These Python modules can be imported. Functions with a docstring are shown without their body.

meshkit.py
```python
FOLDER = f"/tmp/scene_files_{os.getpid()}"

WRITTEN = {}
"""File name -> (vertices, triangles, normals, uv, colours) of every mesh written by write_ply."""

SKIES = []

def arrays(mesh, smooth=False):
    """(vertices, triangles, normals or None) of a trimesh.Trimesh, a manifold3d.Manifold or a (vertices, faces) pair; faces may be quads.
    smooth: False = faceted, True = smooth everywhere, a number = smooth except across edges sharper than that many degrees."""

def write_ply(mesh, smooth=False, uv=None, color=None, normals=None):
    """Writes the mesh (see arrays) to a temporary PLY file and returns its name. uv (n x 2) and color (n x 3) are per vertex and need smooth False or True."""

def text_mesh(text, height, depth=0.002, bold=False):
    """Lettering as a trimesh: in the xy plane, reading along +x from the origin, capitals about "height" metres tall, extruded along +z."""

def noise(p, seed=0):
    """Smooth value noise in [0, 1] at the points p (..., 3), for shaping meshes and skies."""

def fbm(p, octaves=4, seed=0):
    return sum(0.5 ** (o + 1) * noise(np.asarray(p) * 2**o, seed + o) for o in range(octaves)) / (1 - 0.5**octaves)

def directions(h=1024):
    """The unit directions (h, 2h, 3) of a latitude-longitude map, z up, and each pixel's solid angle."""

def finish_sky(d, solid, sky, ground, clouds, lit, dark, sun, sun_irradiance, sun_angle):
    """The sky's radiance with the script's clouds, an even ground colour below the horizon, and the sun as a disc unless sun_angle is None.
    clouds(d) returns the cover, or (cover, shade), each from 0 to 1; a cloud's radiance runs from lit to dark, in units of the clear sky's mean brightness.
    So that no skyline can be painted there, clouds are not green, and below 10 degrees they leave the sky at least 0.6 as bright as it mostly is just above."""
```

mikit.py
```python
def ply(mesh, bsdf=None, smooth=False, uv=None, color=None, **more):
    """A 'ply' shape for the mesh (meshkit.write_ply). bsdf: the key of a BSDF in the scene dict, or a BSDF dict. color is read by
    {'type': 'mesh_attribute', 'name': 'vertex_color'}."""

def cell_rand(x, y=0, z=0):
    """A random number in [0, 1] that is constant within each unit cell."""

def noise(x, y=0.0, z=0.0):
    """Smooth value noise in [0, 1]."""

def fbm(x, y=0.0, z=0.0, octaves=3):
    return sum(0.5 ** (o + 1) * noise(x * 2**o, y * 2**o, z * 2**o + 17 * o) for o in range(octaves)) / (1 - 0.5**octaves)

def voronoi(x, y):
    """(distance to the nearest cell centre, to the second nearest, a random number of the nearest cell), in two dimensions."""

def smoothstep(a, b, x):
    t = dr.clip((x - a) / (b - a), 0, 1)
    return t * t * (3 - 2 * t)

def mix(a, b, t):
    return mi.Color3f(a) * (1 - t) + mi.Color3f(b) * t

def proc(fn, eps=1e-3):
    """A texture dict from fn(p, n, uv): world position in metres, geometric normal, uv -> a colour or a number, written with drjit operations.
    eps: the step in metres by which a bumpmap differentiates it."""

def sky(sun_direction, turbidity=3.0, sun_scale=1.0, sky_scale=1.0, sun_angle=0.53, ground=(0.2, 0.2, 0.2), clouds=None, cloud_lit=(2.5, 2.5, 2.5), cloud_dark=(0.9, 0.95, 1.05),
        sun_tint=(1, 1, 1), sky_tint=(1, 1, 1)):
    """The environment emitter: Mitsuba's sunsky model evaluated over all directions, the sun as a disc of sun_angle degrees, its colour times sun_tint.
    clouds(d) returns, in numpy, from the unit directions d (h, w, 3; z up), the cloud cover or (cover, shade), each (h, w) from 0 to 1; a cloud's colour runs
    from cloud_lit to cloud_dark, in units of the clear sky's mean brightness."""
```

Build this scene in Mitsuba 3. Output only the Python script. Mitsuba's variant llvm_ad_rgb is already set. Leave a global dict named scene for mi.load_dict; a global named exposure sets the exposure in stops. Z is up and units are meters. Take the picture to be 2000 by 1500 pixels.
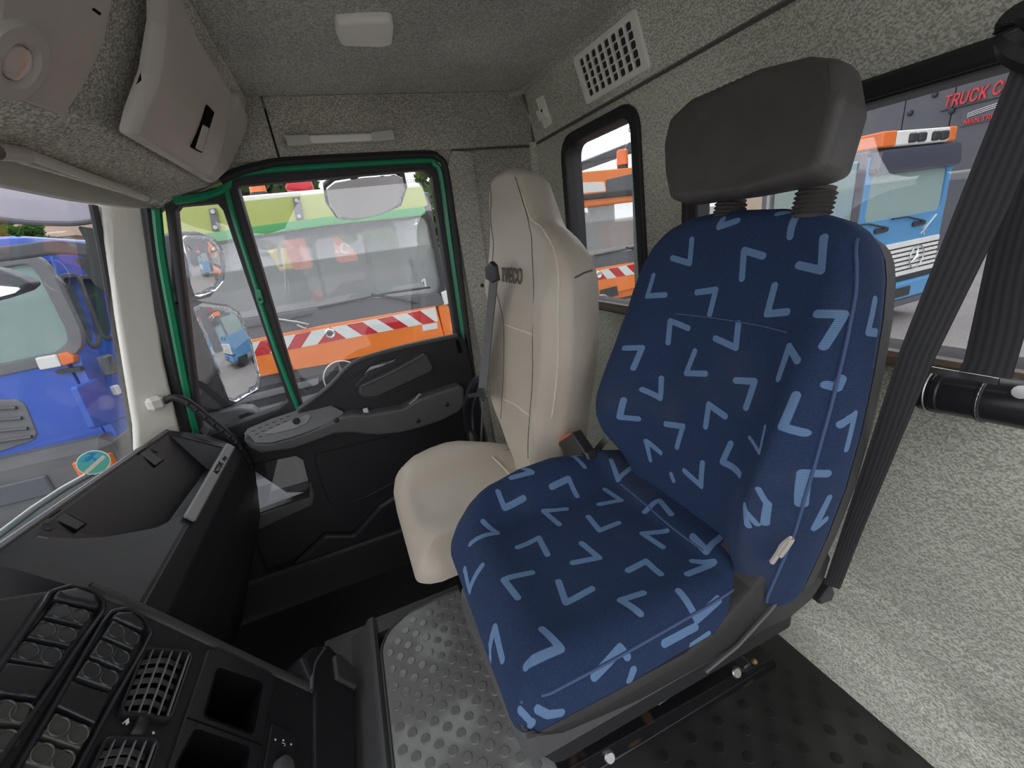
import math, numpy as np, trimesh, shapely, mitsuba as mi, mikit, meshkit, drjit as dr
from shapely.geometry import Polygon, Point, LineString
from scipy.spatial import Delaunay
from trimesh.creation import triangulate_polygon
from trimesh import Trimesh
from trimesh.util import concatenate as cat
T = mi.ScalarTransform4f
scene, labels = {}, {}
# ---- camera, sky, exposure -------------------------------------------------
EYE = [0, 0, 1.04]
scene['camera'] = {'type': 'perspective', 'fov': 101.64, 'fov_axis': 'x', 'near_clip': 0.02, 'far_clip': 500.0,
    'to_world': T().look_at(origin=EYE, target=[0.88775, -0.3133, 1.04 - 0.33727], up=[0.27042, -0.23798, 0.93287])}
def overcast(d):
    n = meshkit.fbm(d.reshape(-1, 3) * 2.5).reshape(d.shape[:2])
    return np.ones(d.shape[:2]), np.clip(0.35 + 0.9 * n, 0, 1)
scene['sky'] = mikit.sky([0.2, 0.5, 0.85], turbidity=6, sun_scale=0.0, sky_scale=1.0, ground=(0.3, 0.29, 0.27), clouds=overcast, cloud_lit=(1.05, 1.06, 1.1), cloud_dark=(0.85, 0.87, 0.92))
exposure = 3.7
# ---- helpers ---------------------------------------------------------------
N3 = lambda v: np.asarray(v, float) / np.linalg.norm(v)
rng = np.random.default_rng(7)
def number(key):
    if key not in USED: USED.add(key); return key
    i = 1
    while f'{key}_{i:03d}' in USED: i += 1
    USED.add(f'{key}_{i:03d}'); return f'{key}_{i:03d}'
USED = set()
def thing(name, label, category, group=None):
    k = number(name); labels[k] = {'label': label, 'category': category}
    if group: labels[k]['group'] = group
    return k
def struct(name, mesh=None, mat=None, label=None, smooth=30, **kw):
    k = number(name); labels[k] = {'kind': 'structure'}
    if label: labels[k]['label'] = label
    if mesh is not None: scene[k] = mikit.ply(mesh, mat, smooth, **kw)
    return k
def part(parent, name, mesh, mat, label=None, smooth=30, kind=None, **kw):
    k = number(parent + '__' + name)
    scene[k] = mikit.ply(mesh, mat, smooth, **kw) if not isinstance(mesh, dict) else mesh
    if label or kind: labels[k] = {a: b for a, b in (('label', label), ('kind', kind)) if b}
    return k
def one(name, mesh, mat, label, category, group=None, smooth=30, **kw):
    k = thing(name, label, category, group); scene[k] = mikit.ply(mesh, mat, smooth, **kw); return k
def hullbox(c, R, size, b=0.003):
    s = np.asarray(size, float) / 2; b = min(b, s.min() * .9); pts = []
    for sx in (-1, 1):
        for sy in (-1, 1):
            for sz in (-1, 1):
                g = np.array([sx, sy, sz])
                for k in range(3):
                    q = s - b; q[k] = s[k]; pts.append(g * q)
    m = trimesh.convex.convex_hull(np.array(pts))
    m.vertices = m.vertices @ np.asarray(R, float) + np.asarray(c, float); return m
def box(x0, x1, y0, y1, z0, z1, b=0.003):
    return hullbox([(x0 + x1) / 2, (y0 + y1) / 2, (z0 + z1) / 2], np.eye(3), [abs(x1 - x0), abs(y1 - y0), abs(z1 - z0)], b)
def frame(o, ex, ey):
    ex, ey = np.asarray(ex, float), np.asarray(ey, float)
    return np.asarray(o, float), ex, ey, np.cross(ex, ey)
FX = lambda x, sgn=-1: (np.array([x, 0, 0.]), np.array([0, 1., 0]), np.array([0, 0, 1.]), np.array([sgn, 0, 0.]))   # plane x = const, normal sgn*x
FY = lambda y, sgn=1: (np.array([0, y, 0.]), np.array([1., 0, 0]), np.array([0, 0, 1.]), np.array([0, sgn, 0.]))
FZ = lambda z, sgn=1: (np.array([0, 0, z]), np.array([1., 0, 0]), np.array([0, 1., 0]), np.array([0, 0, sgn]))
def place(F, p2, h):
    p2 = np.asarray(p2, float); h = np.broadcast_to(np.asarray(h, float), len(p2))
    return F[0] + p2[:, :1] * F[1] + p2[:, 1:2] * F[2] + h[:, None] * F[3]
def fixw(m):
    m.merge_vertices(); trimesh.repair.fix_normals(m, multibody=True); return m
def rnd(poly, r, q=4):
    P = poly if isinstance(poly, shapely.Geometry) else Polygon(poly)
    Q = P.buffer(0).buffer(-r, quad_segs=q).buffer(2 * r, quad_segs=q).buffer(-r, quad_segs=q)
    return Q if Q.geom_type == 'Polygon' else max(Q.geoms, key=lambda g: g.area) if not Q.is_empty else P
def ring(P): return np.array(P.exterior.coords)[:-1]
def slab(F, poly, h0, h1, b=0.0, r=0.0):
    """polygon (2D in frame F, holes allowed) between heights h0 and h1; b = chamfer of the h1 rim; r = rounding of corners"""
    P = rnd(poly, r) if r else (poly if isinstance(poly, shapely.Geometry) else Polygon(poly)).buffer(0)
    if P.geom_type != 'Polygon': return cat([slab(F, g, h0, h1, b) for g in P.geoms if g.area > 1e-6])
    P = shapely.geometry.polygon.orient(P)
    V, Fc, n = [], [], 0
    def inset(c, b):
        e = np.roll(c, -1, 0) - c; e /= np.maximum(np.linalg.norm(e, axis=1, keepdims=True), 1e-9)
        nn = np.c_[-e[:, 1], e[:, 0]]; m = nn + np.roll(nn, 1, 0); l = (m * nn).sum(1, keepdims=True)
        return c + b * m / np.maximum(l, .35)
    tops = []
    for k, c in enumerate([P.exterior] + list(P.interiors)):
        c = np.array(c.coords)[:-1]; m = len(c); ci = inset(c, b) if b else c
        lay = [(c, h0), (c, h1 - b)] + ([(inset(c, b * .3), h1 - b * .3), (ci, h1)] if b else [])
        if not b: lay = [(c, h0), (c, h1)]
        for q, h in lay: V.append(place(F, q, h))
        i = np.arange(m); j = (i + 1) % m
        for a in range(len(lay) - 1):
            A, B = n + a * m, n + (a + 1) * m
            Fc += [np.c_[A + i, A + j, B + j], np.c_[A + i, B + j, B + i]]
        n += m * len(lay); tops.append(ci)
    for poly2, h, flip in ((Polygon(tops[0], tops[1:]), h1, False), (P, h0, True)):
        poly2 = poly2.buffer(0)
        for g in ([poly2] if poly2.geom_type == 'Polygon' else poly2.geoms):
            v, f = triangulate_polygon(g, engine='earcut')
            V.append(place(F, v, h)); Fc.append((f[:, ::-1] if flip else f) + n); n += len(v)
    return fixw(Trimesh(np.vstack(V), np.vstack(Fc), process=False))
def pillow(F, poly, back, h, r, bulge=None, grid=0.012, uv=False, rings=6, side_round=0.0):
    """a cushion-like pad: outline poly in frame F, from height -back to the domed face at h, rim rounded by r, bulge(p2) added inside"""
    P = poly if isinstance(poly, shapely.Geometry) else Polygon(poly)
    P = P.buffer(0); P = P.segmentize(grid * 1.1); edge = ring(P)
    pts, hs, tag = [edge], [np.full(len(edge), h - r)], [np.zeros(len(edge))]
    for a in np.linspace(0, math.pi / 2, rings + 1)[1:]:
        d = r * (1 - math.cos(a)); Q = P.buffer(-d)
        if Q.is_empty or Q.geom_type != 'Polygon': continue
        c = ring(Q.segmentize(grid)); pts.append(c); hs.append(np.full(len(c), h - r + r * math.sin(a)))
    Q = P.buffer(-r - grid * .6)
    x0, y0, x1, y1 = P.bounds
    g = np.stack(np.meshgrid(np.arange(x0, x1, grid), np.arange(y0, y1, grid)), -1).reshape(-1, 2)
    if not Q.is_empty:
        g = g[shapely.contains_xy(Q, g[:, 0], g[:, 1])]; pts.append(g); hs.append(np.full(len(g), h))
    p, z = np.vstack(pts), np.concatenate(hs)
    if bulge is not None:
        d = shapely.distance(P.exterior, shapely.points(p)); w = np.clip(d / max(r * 1.6, 1e-6), 0, 1); z = z + bulge(p) * w * w * (3 - 2 * w)
    tri = Delaunay(p).simplices; mid = p[tri].mean(1)
    tri = tri[shapely.contains_xy(P.buffer(1e-7), mid[:, 0], mid[:, 1])]
    a = p[tri]; ar = np.cross(a[:, 1] - a[:, 0], a[:, 2] - a[:, 0]); tri = tri[np.abs(ar) > 1e-12]; ar = ar[np.abs(ar) > 1e-12]
    tri[ar < 0] = tri[ar < 0][:, ::-1]
    UV0 = p.copy()
    dd = shapely.distance(P.exterior, shapely.points(p)); near = shapely.get_coordinates(shapely.line_interpolate_point(P.exterior, shapely.line_locate_point(P.exterior, shapely.points(p))))
    a = np.arccos(np.clip(1 - dd / r, -1, 1)); w = (dd < r) & (dd > 1e-7)
    UV0[w] += ((near - p)[w] / dd[w, None]) * (r * (math.pi / 2 - a) - r * np.cos(a))[w, None]
    V, UV, Fc = [place(F, p, z)], [UV0], [tri]; n = len(p); m = len(edge)
    e = np.roll(edge, -1, 0) - np.roll(edge, 1, 0); nn = np.c_[e[:, 1], -e[:, 0]]; nn /= np.maximum(np.linalg.norm(nn, axis=1, keepdims=True), 1e-9)
    if Polygon(edge).exterior.is_ccw is False: nn = -nn
    UV0[:m] += nn * r * (math.pi / 2 - 1)
    i = np.arange(m); j = (i + 1) % m; top = i; ccw = Polygon(edge).exterior.is_ccw
    tot = back + h - r
    for s in (.33, .66, 1.0):
        q = edge + nn * 0 - nn * side_round * max(0, s - .5) * 2
        V.append(place(F, q, (h - r) - tot * s)); UV.append(edge + nn * (tot * s + r * .57)); cur = n + i; n += m
        f = np.r_[np.c_[top, cur[j], top[j]], np.c_[top, cur, cur[j]]]
        Fc.append(f if ccw else f[:, ::-1]); top = cur
    q = edge - nn * side_round
    v, f = triangulate_polygon(Polygon(q).buffer(0), engine='earcut')
    V.append(place(F, v, -back)); UV.append(v); Fc.append(f[:, ::-1] + n)
    M = Trimesh(np.vstack(V), np.vstack(Fc), process=False)
    if np.dot(np.cross(F[1], F[2]), F[3]) < 0: M.invert()
    return (M, np.vstack(UV)) if uv else M
def spline(pts, n=8, closed=False):
    p = np.asarray(pts, float); k = len(p); out = []
    for i in range(k if closed else k - 1):
        a, b, c, d = (p[(i + o) % k] if closed else p[min(max(i + o, 0), k - 1)] for o in (-1, 0, 1, 2))
        t = np.linspace(0, 1, n, endpoint=False)[:, None]
        out.append(.5 * (2 * b + (c - a) * t + (2 * a - 5 * b + 4 * c - d) * t ** 2 + (3 * b - a - 3 * c + d) * t ** 3))
    if not closed: out.append(p[-1:])
    return np.vstack(out)
def sweep(path, prof, up=(0, 0, 1), closed=False, scale=None, caps=True):
    """profile (2D closed polygon, x along side, y along up) swept along a 3D path"""
    p = np.asarray(path, float); prof = np.asarray(prof, float); n, m = len(p), len(prof)
    t = np.roll(p, -1, 0) - np.roll(p, 1, 0)
    if not closed: t[0], t[-1] = p[1] - p[0], p[-1] - p[-2]
    t /= np.maximum(np.linalg.norm(t, axis=1, keepdims=True), 1e-9); up = np.broadcast_to(np.asarray(up, float), p.shape)
    s = np.cross(t, up); s /= np.maximum(np.linalg.norm(s, axis=1, keepdims=True), 1e-9); u = np.cross(s, t)
    sc = np.ones(n) if scale is None else np.asarray(scale, float)
    V = (p[:, None] + s[:, None] * prof[None, :, :1] * sc[:, None, None] + u[:, None] * prof[None, :, 1:] * sc[:, None, None]).reshape(-1, 3)
    F = []; i = np.arange(m); j = (i + 1) % m
    for a in range(n if closed else n - 1):
        A, B = a * m, ((a + 1) % n) * m; F += [np.c_[A + i, A + j, B + j], np.c_[A + i, B + j, B + i]]
    if caps and not closed:
        v, f = triangulate_polygon(Polygon(prof), engine='earcut')
        if len(v) == m:
            idx = np.array([np.argmin(((prof - q) ** 2).sum(1)) for q in v]); f = idx[f]
            F += [f, f[:, ::-1] + (n - 1) * m]
    return fixw(Trimesh(V, np.vstack(F), process=False))
def circ(r, n=12, ry=None): a = np.arange(n) * 2 * math.pi / n; return np.c_[r * np.cos(a), (ry or r) * np.sin(a)]
def rrect(w, h, r, q=3): return ring(shapely.geometry.box(-w / 2 + r, -h / 2 + r, w / 2 - r, h / 2 - r).buffer(r, quad_segs=q))
def tube(path, r, n=10, closed=False, up=(0.13, 0.21, 1), **k):
    r = np.asarray(r, float); dd = np.asarray(path[-1], float) - np.asarray(path[0], float)
    if not closed and abs(np.dot(N3(dd + 1e-9), N3(up))) > .8: up = (1, .15, .1) if abs(N3(dd)[0]) < .7 else (0, 1, .1)
    return sweep(path, circ(1.0, n) if r.ndim else circ(float(r), n), up, closed, r if r.ndim else None, **k)
def cyl(a, b, r, n=20, b_=0.0):
    a, b = np.asarray(a, float), np.asarray(b, float); L = np.linalg.norm(b - a)
    pr = [(0, 0), (r - b_, 0), (r, b_), (r, L - b_), (r - b_, L), (0, L)] if b_ else [(0, 0), (r, 0), (r, L), (0, L)]
    return lathe(pr, a, b - a, n)
def lathe(prof, o=(0, 0, 0), ax=(0, 0, 1), n=24):
    m = trimesh.creation.revolve(np.array(prof, float), sections=n)
    z = N3(ax); x = N3(np.cross(z, [0, 0, 1] if abs(z[2]) < .9 else [1, 0, 0])); y = np.cross(z, x)
    m.vertices = np.asarray(o, float) + m.vertices @ np.array([x, y, z]); return fixw(m)
def text(s, h, F, at, depth=0.001, bold=True, sx=1.0, mirror=False, slant=0.0):
    m = meshkit.text_mesh(s, h, depth, bold); v = np.array(m.vertices); v[:, 0] *= sx; v[:, 0] += slant * v[:, 1]
    if mirror: v[:, 0] = -v[:, 0]
    m = Trimesh(place(F, v[:, :2] + np.asarray(at), v[:, 2]), m.faces, process=False)
    if mirror: m.invert()
    if np.dot(np.cross(F[1], F[2]), F[3]) < 0: m.invert()
    return m
def wall_strip(prof, x0, x1, th=0.02):
    """profile polyline in (y,z) extruded along x"""
    n = len(prof); P = np.array(prof, float); V = np.vstack([np.c_[np.full(n, x), P] for x in (x0, x1)])
    i = np.arange(n - 1); f = np.r_[np.c_[i, i + 1, i + 1 + n], np.c_[i, i + 1 + n, i + n]]
    return Trimesh(V, f, process=False)
# ---- materials -------------------------------------------------------------
def mat(key, color, rough=0.5, metal=0.0, spec=0.5, bump=None, two=True, **k):
    c = {'type': 'rgb', 'value': list(color)} if isinstance(color, (tuple, list)) else mikit.proc(color)
    b = {'type': 'principled', 'base_color': c, 'roughness': rough, 'metallic': metal, 'specular': spec, **k}
    if bump: b = {'type': 'bumpmap', 'arbitrary': mikit.proc(bump[0], eps=bump[2] if len(bump) > 2 else 5e-4), 'scale': bump[1], 'bsdf': b}
    scene[key] = {'type': 'twosided', 'bsdf': b} if two else b
    return key
fb, ns, mx, ss = mikit.fbm, mikit.noise, mikit.mix, mikit.smoothstep
def speckle(lo, hi, f=330, stain=(.8, 1.0)):
    def fn(p, n, uv):
        a = ns(p.x * f, p.y * f, p.z * f) * .6 + ns(p.x * f * 2.3, p.y * f * 2.3, p.z * f * 2.3) * .4
        s = fb(p.x * 3 + 5, p.y * 3, p.z * 3)
        return mx(lo, hi, ss(.28, .72, a)) * (stain[0] + (stain[1] - stain[0]) * ss(.3, .65, s))
    return fn
fine = lambda p, n, uv: ns(p.x * 900, p.y * 900, p.z * 900)
leath = lambda p, n, uv: fb(p.x * 420, p.y * 420, p.z * 420, 2)
mat('floor_rubber', lambda p, n, uv: mx((.022, .022, .021), (.05, .048, .044), ss(.4, .75, fb(p.x * 7, p.y * 7, 1.1))), .5)
mat('fabric_ceiling', speckle((.34, .34, .30), (.60, .60, .54)), .95, spec=.15)
mat('fabric_wall', speckle((.36, .37, .295), (.78, .78, .67)), .95, spec=.15)
mat('fabric_header', speckle((.27, .255, .215), (.62, .60, .52)), .95, spec=.15)
mat('plastic_grey', lambda p, n, uv: mx((.44, .41, .375), (.51, .475, .43), fb(p.x * 6, p.y * 6, p.z * 6)), .42, bump=(fine, .00006))
mat('plastic_pillar', (.62, .60, .53), .5, bump=(fine, .00006))
mat('plastic_light', (.55, .54, .48), .5)
mat('plastic_black', (.016, .016, .018), .42, spec=.4, bump=(fine, .00008))
mat('plastic_smooth', (.02, .02, .023), .3)
mat('plastic_charcoal', (.045, .045, .045), .5, bump=(fine, .0001))
mat('plastic_dark_grey', (.075, .075, .075), .5, bump=(fine, .0001))
mat('plastic_mid_grey', (.2, .2, .2), .45)
mat('rubber', (.016, .016, .017), .55)
mat('void', (.004, .004, .004), .9, spec=.1)
mat('green_paint', (.005, .24, .105), .25, clearcoat=.6)
mat('chrome', (.75, .75, .76), .18, metal=1.0)
mat('steel', (.5, .5, .5), .4, metal=1.0)
mat('black_metal', lambda p, n, uv: mx((.008, .008, .009), (.05, .03, .018), ss(.6, .8, fb(p.x * 25, p.y * 25, p.z * 25))), .35)
scene['glass'] = {'type': 'thindielectric', 'int_ior': 1.5}
mat('mirror', (.86, .87, .87), .015, metal=1.0)
mat('asphalt', lambda p, n, uv: mx((.20, .185, .175), (.29, .275, .262), fb(p.x * .8, p.y * .8)) * (.85 + .3 * ns(p.x * 60, p.y * 60)), .6)
mat('seam_grey', (.09, .09, .08), .8)
mat('white', (.75, .75, .73), .5)

# ---- setting: ground, cab shell --------------------------------------------
GZ = -1.36
g = slab(FZ(GZ), [(-60, -60), (90, -60), (90, 90), (-60, 90)], -.3, 0)
struct('ground', g, 'asphalt', 'light grey damp asphalt of the yard outside', smooth=False)
fl = struct('floor', slab(FZ(-.02), [(-.34, -.86), (1.08, -.86), (1.08, .3), (-.34, .3)], -.05, .02, .002), 'floor_rubber', 'black rubber cab floor beside the blue seat')
struct('floor', slab(FZ(-.3), [(1.0, -.86), (1.76, -.86), (1.76, .95), (.7, .95), (.7, .2), (1.0, .2)], -.05, .0, .002), 'rubber', 'dark lower floor of the passenger footwell')
# rear wall
W1 = rnd([(1.075, .765), (1.485, .765), (1.485, 1.31), (1.105, 1.31)], .045)
W2 = rnd([(-.28, .765), (.885, .765), (.885, 1.165), (-.28, 1.165)], .03)
rw = Polygon([(-.34, 0), (1.78, 0), (1.78, 1.372), (-.34, 1.372)]).difference(W1).difference(W2)
wr = struct('wall_rear', slab(FY(-.85), rw, -.05, 0, .004), 'fabric_wall', 'speckled grey fabric rear wall of the cab')
part(wr, 'lower_panel', wall_strip([(-.849, .2), (-.846, .165), (-.838, .14), (-.832, .1), (-.818, .085), (-.81, .03), (-.806, .006), (-.806, -.02)], -.34, .97), 'fabric_wall')
part(wr, 'fold', sweep([(-.34, -.846, .205), (.97, -.846, .23)], circ(.012, 10, .05)), 'fabric_wall')
TU = N3([0, .05, .181]); FT = frame([0, -.85, 1.364], [1, 0, 0], TU); FT = (FT[0], FT[1], FT[2], N3(np.cross(TU, [1, 0, 0])) * 1.0)
FT = (FT[0], FT[1], FT[2], FT[3] if FT[3][1] > 0 else -FT[3])
part(wr, 'upper_panel', slab(FT, [(-.34, .004), (1.77, .004), (1.77, .2), (-.34, .2)], -.05, .006, .005), 'fabric_wall')
part(wr, 'seam', tube([(-.34, -.847, 1.362), (1.2, -.847, 1.362), (1.74, -.845, 1.362)], .004, 6), 'seam_grey')
for k, (W, lab) in enumerate(((W1, 'narrow rear window behind the beige seat'), (W2, 'wide rear window behind the blue seat'))):
    w = struct(f'window_{k + 1}', None, None, lab)
    part(w, 'gasket', slab(FY(-.85), W.buffer(.03 if k == 0 else .024).difference(W.buffer(-.006)), -.055, .014, .01), 'rubber', 'black rubber gasket')
    part(w, 'pane', slab(FY(-.875), W.buffer(.01), -.0005, .0005), 'glass', 'window glass', smooth=False)
    b = W.bounds
    part(w, 'sill', tube([(b[0] - .03, -.832, b[1] - .006), (b[2] + .02, -.832, b[1] - .006)], .016, 10), 'sill_brown')
part('window_2', 'blind_case', box(-.30, .56, -.852, -.825, 1.165, 1.195, .006), 'rubber', 'black roller blind case')
part('window_2', 'divider', box(.855, .895, -.88, -.838, .765, 1.165, .004), 'rubber')
mat('sill_brown', (.17, .13, .09), .35)
# sliding aluminium channel on the narrow rear window
part('window_1', 'channel', slab(FZ(.775), rrect(.085, .03, .006) + np.array([1.125, -.9]), 0, .52, .0), 'alu_green', 'pale aluminium upright behind the glass')
part('window_1', 'bolt', lathe([(0, 0), (.008, 0), (.008, .006), (.004, .009), (0, .009)], (1.105, -.884, 1.08), (0, 1, 0), 12), 'steel')
mat('alu_green', (.42, .52, .49), .35, metal=.3)
# ceiling
cl = struct('ceiling', slab(FZ(1.54, -1), [(-.34, -.86), (1.80, -.86), (1.80, .5), (-.34, .5)], -.06, 0, .0), 'fabric_ceiling', 'grey fabric headliner of the cab roof')
part(cl, 'edge_roll', tube(spline([(-.34, -.797, 1.541), (1.2, -.797, 1.541), (1.62, -.797, 1.54), (1.69, -.76, 1.53), (1.722, -.66, 1.527), (1.728, -.2, 1.527), (1.728, .2, 1.527)], 6), .014, 10), 'fabric_ceiling')
# right upper side, header above the door
DOOR_OUT = [(0.494,1.259),(0.424,1.282),(0.272,1.33),(0.166,1.358),(0.094,1.367),(-0.405,1.363),(-0.448,1.35),(-0.47,1.305),(-0.43,0.414),(-0.447,0.215),(-0.421,-0.3),(0.311,-0.561),(0.85,-0.264)]
dp = Polygon([(.50, 1.245)] + DOOR_OUT[1:9] + [(-.49, -.3), (.95, -.3), (.80, .5)])
side = Polygon([(-.86, -.34), (.74, -.34), (.74, .45), (.50, 1.25), (.50, 1.372), (-.86, 1.372)]).difference(dp)
ws = struct('wall_right', slab(FX(1.74), side, -.06, 0, .004), 'fabric_header', 'grey fabric side wall around the passenger door')
TS = N3([-.03, 0, .145]); FS = (np.array([1.74, 0, 1.366]), np.array([0, 1., 0]), TS, N3([-.145, 0, -.03]))
part(ws, 'header_panel', slab(FS, rnd([(-.86, 0), (.096, 0), (.096, .18), (-.86, .18)], .006), -.04, .012, .006), 'fabric_header')
part(ws, 'header_panel', slab(FS, rnd([(.102, 0), (.42, 0), (.42, .18), (.102, .18)], .006), -.04, .012, .006), 'fabric_header')
part(ws, 'header_light_block', box(1.742, 1.80, -.86, .5, 1.36, 1.535, .004), 'rubber')  # added dark box, stops light leaking through the panel seam
part(ws, 'recess', slab(FS, rnd([(-.27, .018), (.078, .018), (.078, .1), (-.27, .1)], .01).difference(rnd([(-.262, .026), (.07, .026), (.07, .092), (-.262, .092)], .008)), .008, .015, .002), 'fabric_header')
part(ws, 'seam', tube([(1.729, -.84, 1.358), (1.729, -.56, 1.361), (1.729, -.50, 1.362)], .0035, 6), 'seam_grey')
part(ws, 'pillar_cover', slab(FX(1.728), rnd([(-.555, -.1), (-.575, 1.352), (-.495, 1.36), (-.465, 1.30), (-.49, -.1)], .01), -.02, .006, .004), 'fabric_header')
part(ws, 'clip', lathe([(0, 0), (.008, 0), (.006, .004), (.002, .003), (0, .003)], (1.722, -.535, .85), (-1, 0, 0), 12), 'rubber', 'black clip')
# corner roll where the side wall meets the rear wall
part(ws, 'corner_roll', tube([(1.728, -.842, .0), (1.728, -.842, 1.37)], .022, 10), 'fabric_wall')
part(ws, 'corner_seam', tube([(1.722, -.838, 1.366), (1.70, -.825, 1.45), (1.68, -.79, 1.53)], .0035, 6), 'seam_grey')
part(ws, 'sill', box(1.64, 1.80, -.86, .95, -.40, -.12, .01), 'rubber')
part(ws, 'kick_panel', box(1.66, 1.76, .565, .90, -.35, .42, .01), 'plastic_black')
iv = [(1.156,1.28),(1.081,1.269)]
part('window_1', 'etched_lettering', text('IVECO', .012, (np.array([0, -.8735, 0]), np.array([-1., 0, 0]), np.array([0, 0, 1.]), np.array([0, 1., 0])), (iv[0][0] * -1 + .046, iv[0][1] - .008), .0006, True, .9, mirror=True), 'void', 'small maker lettering printed on the glass')

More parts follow.
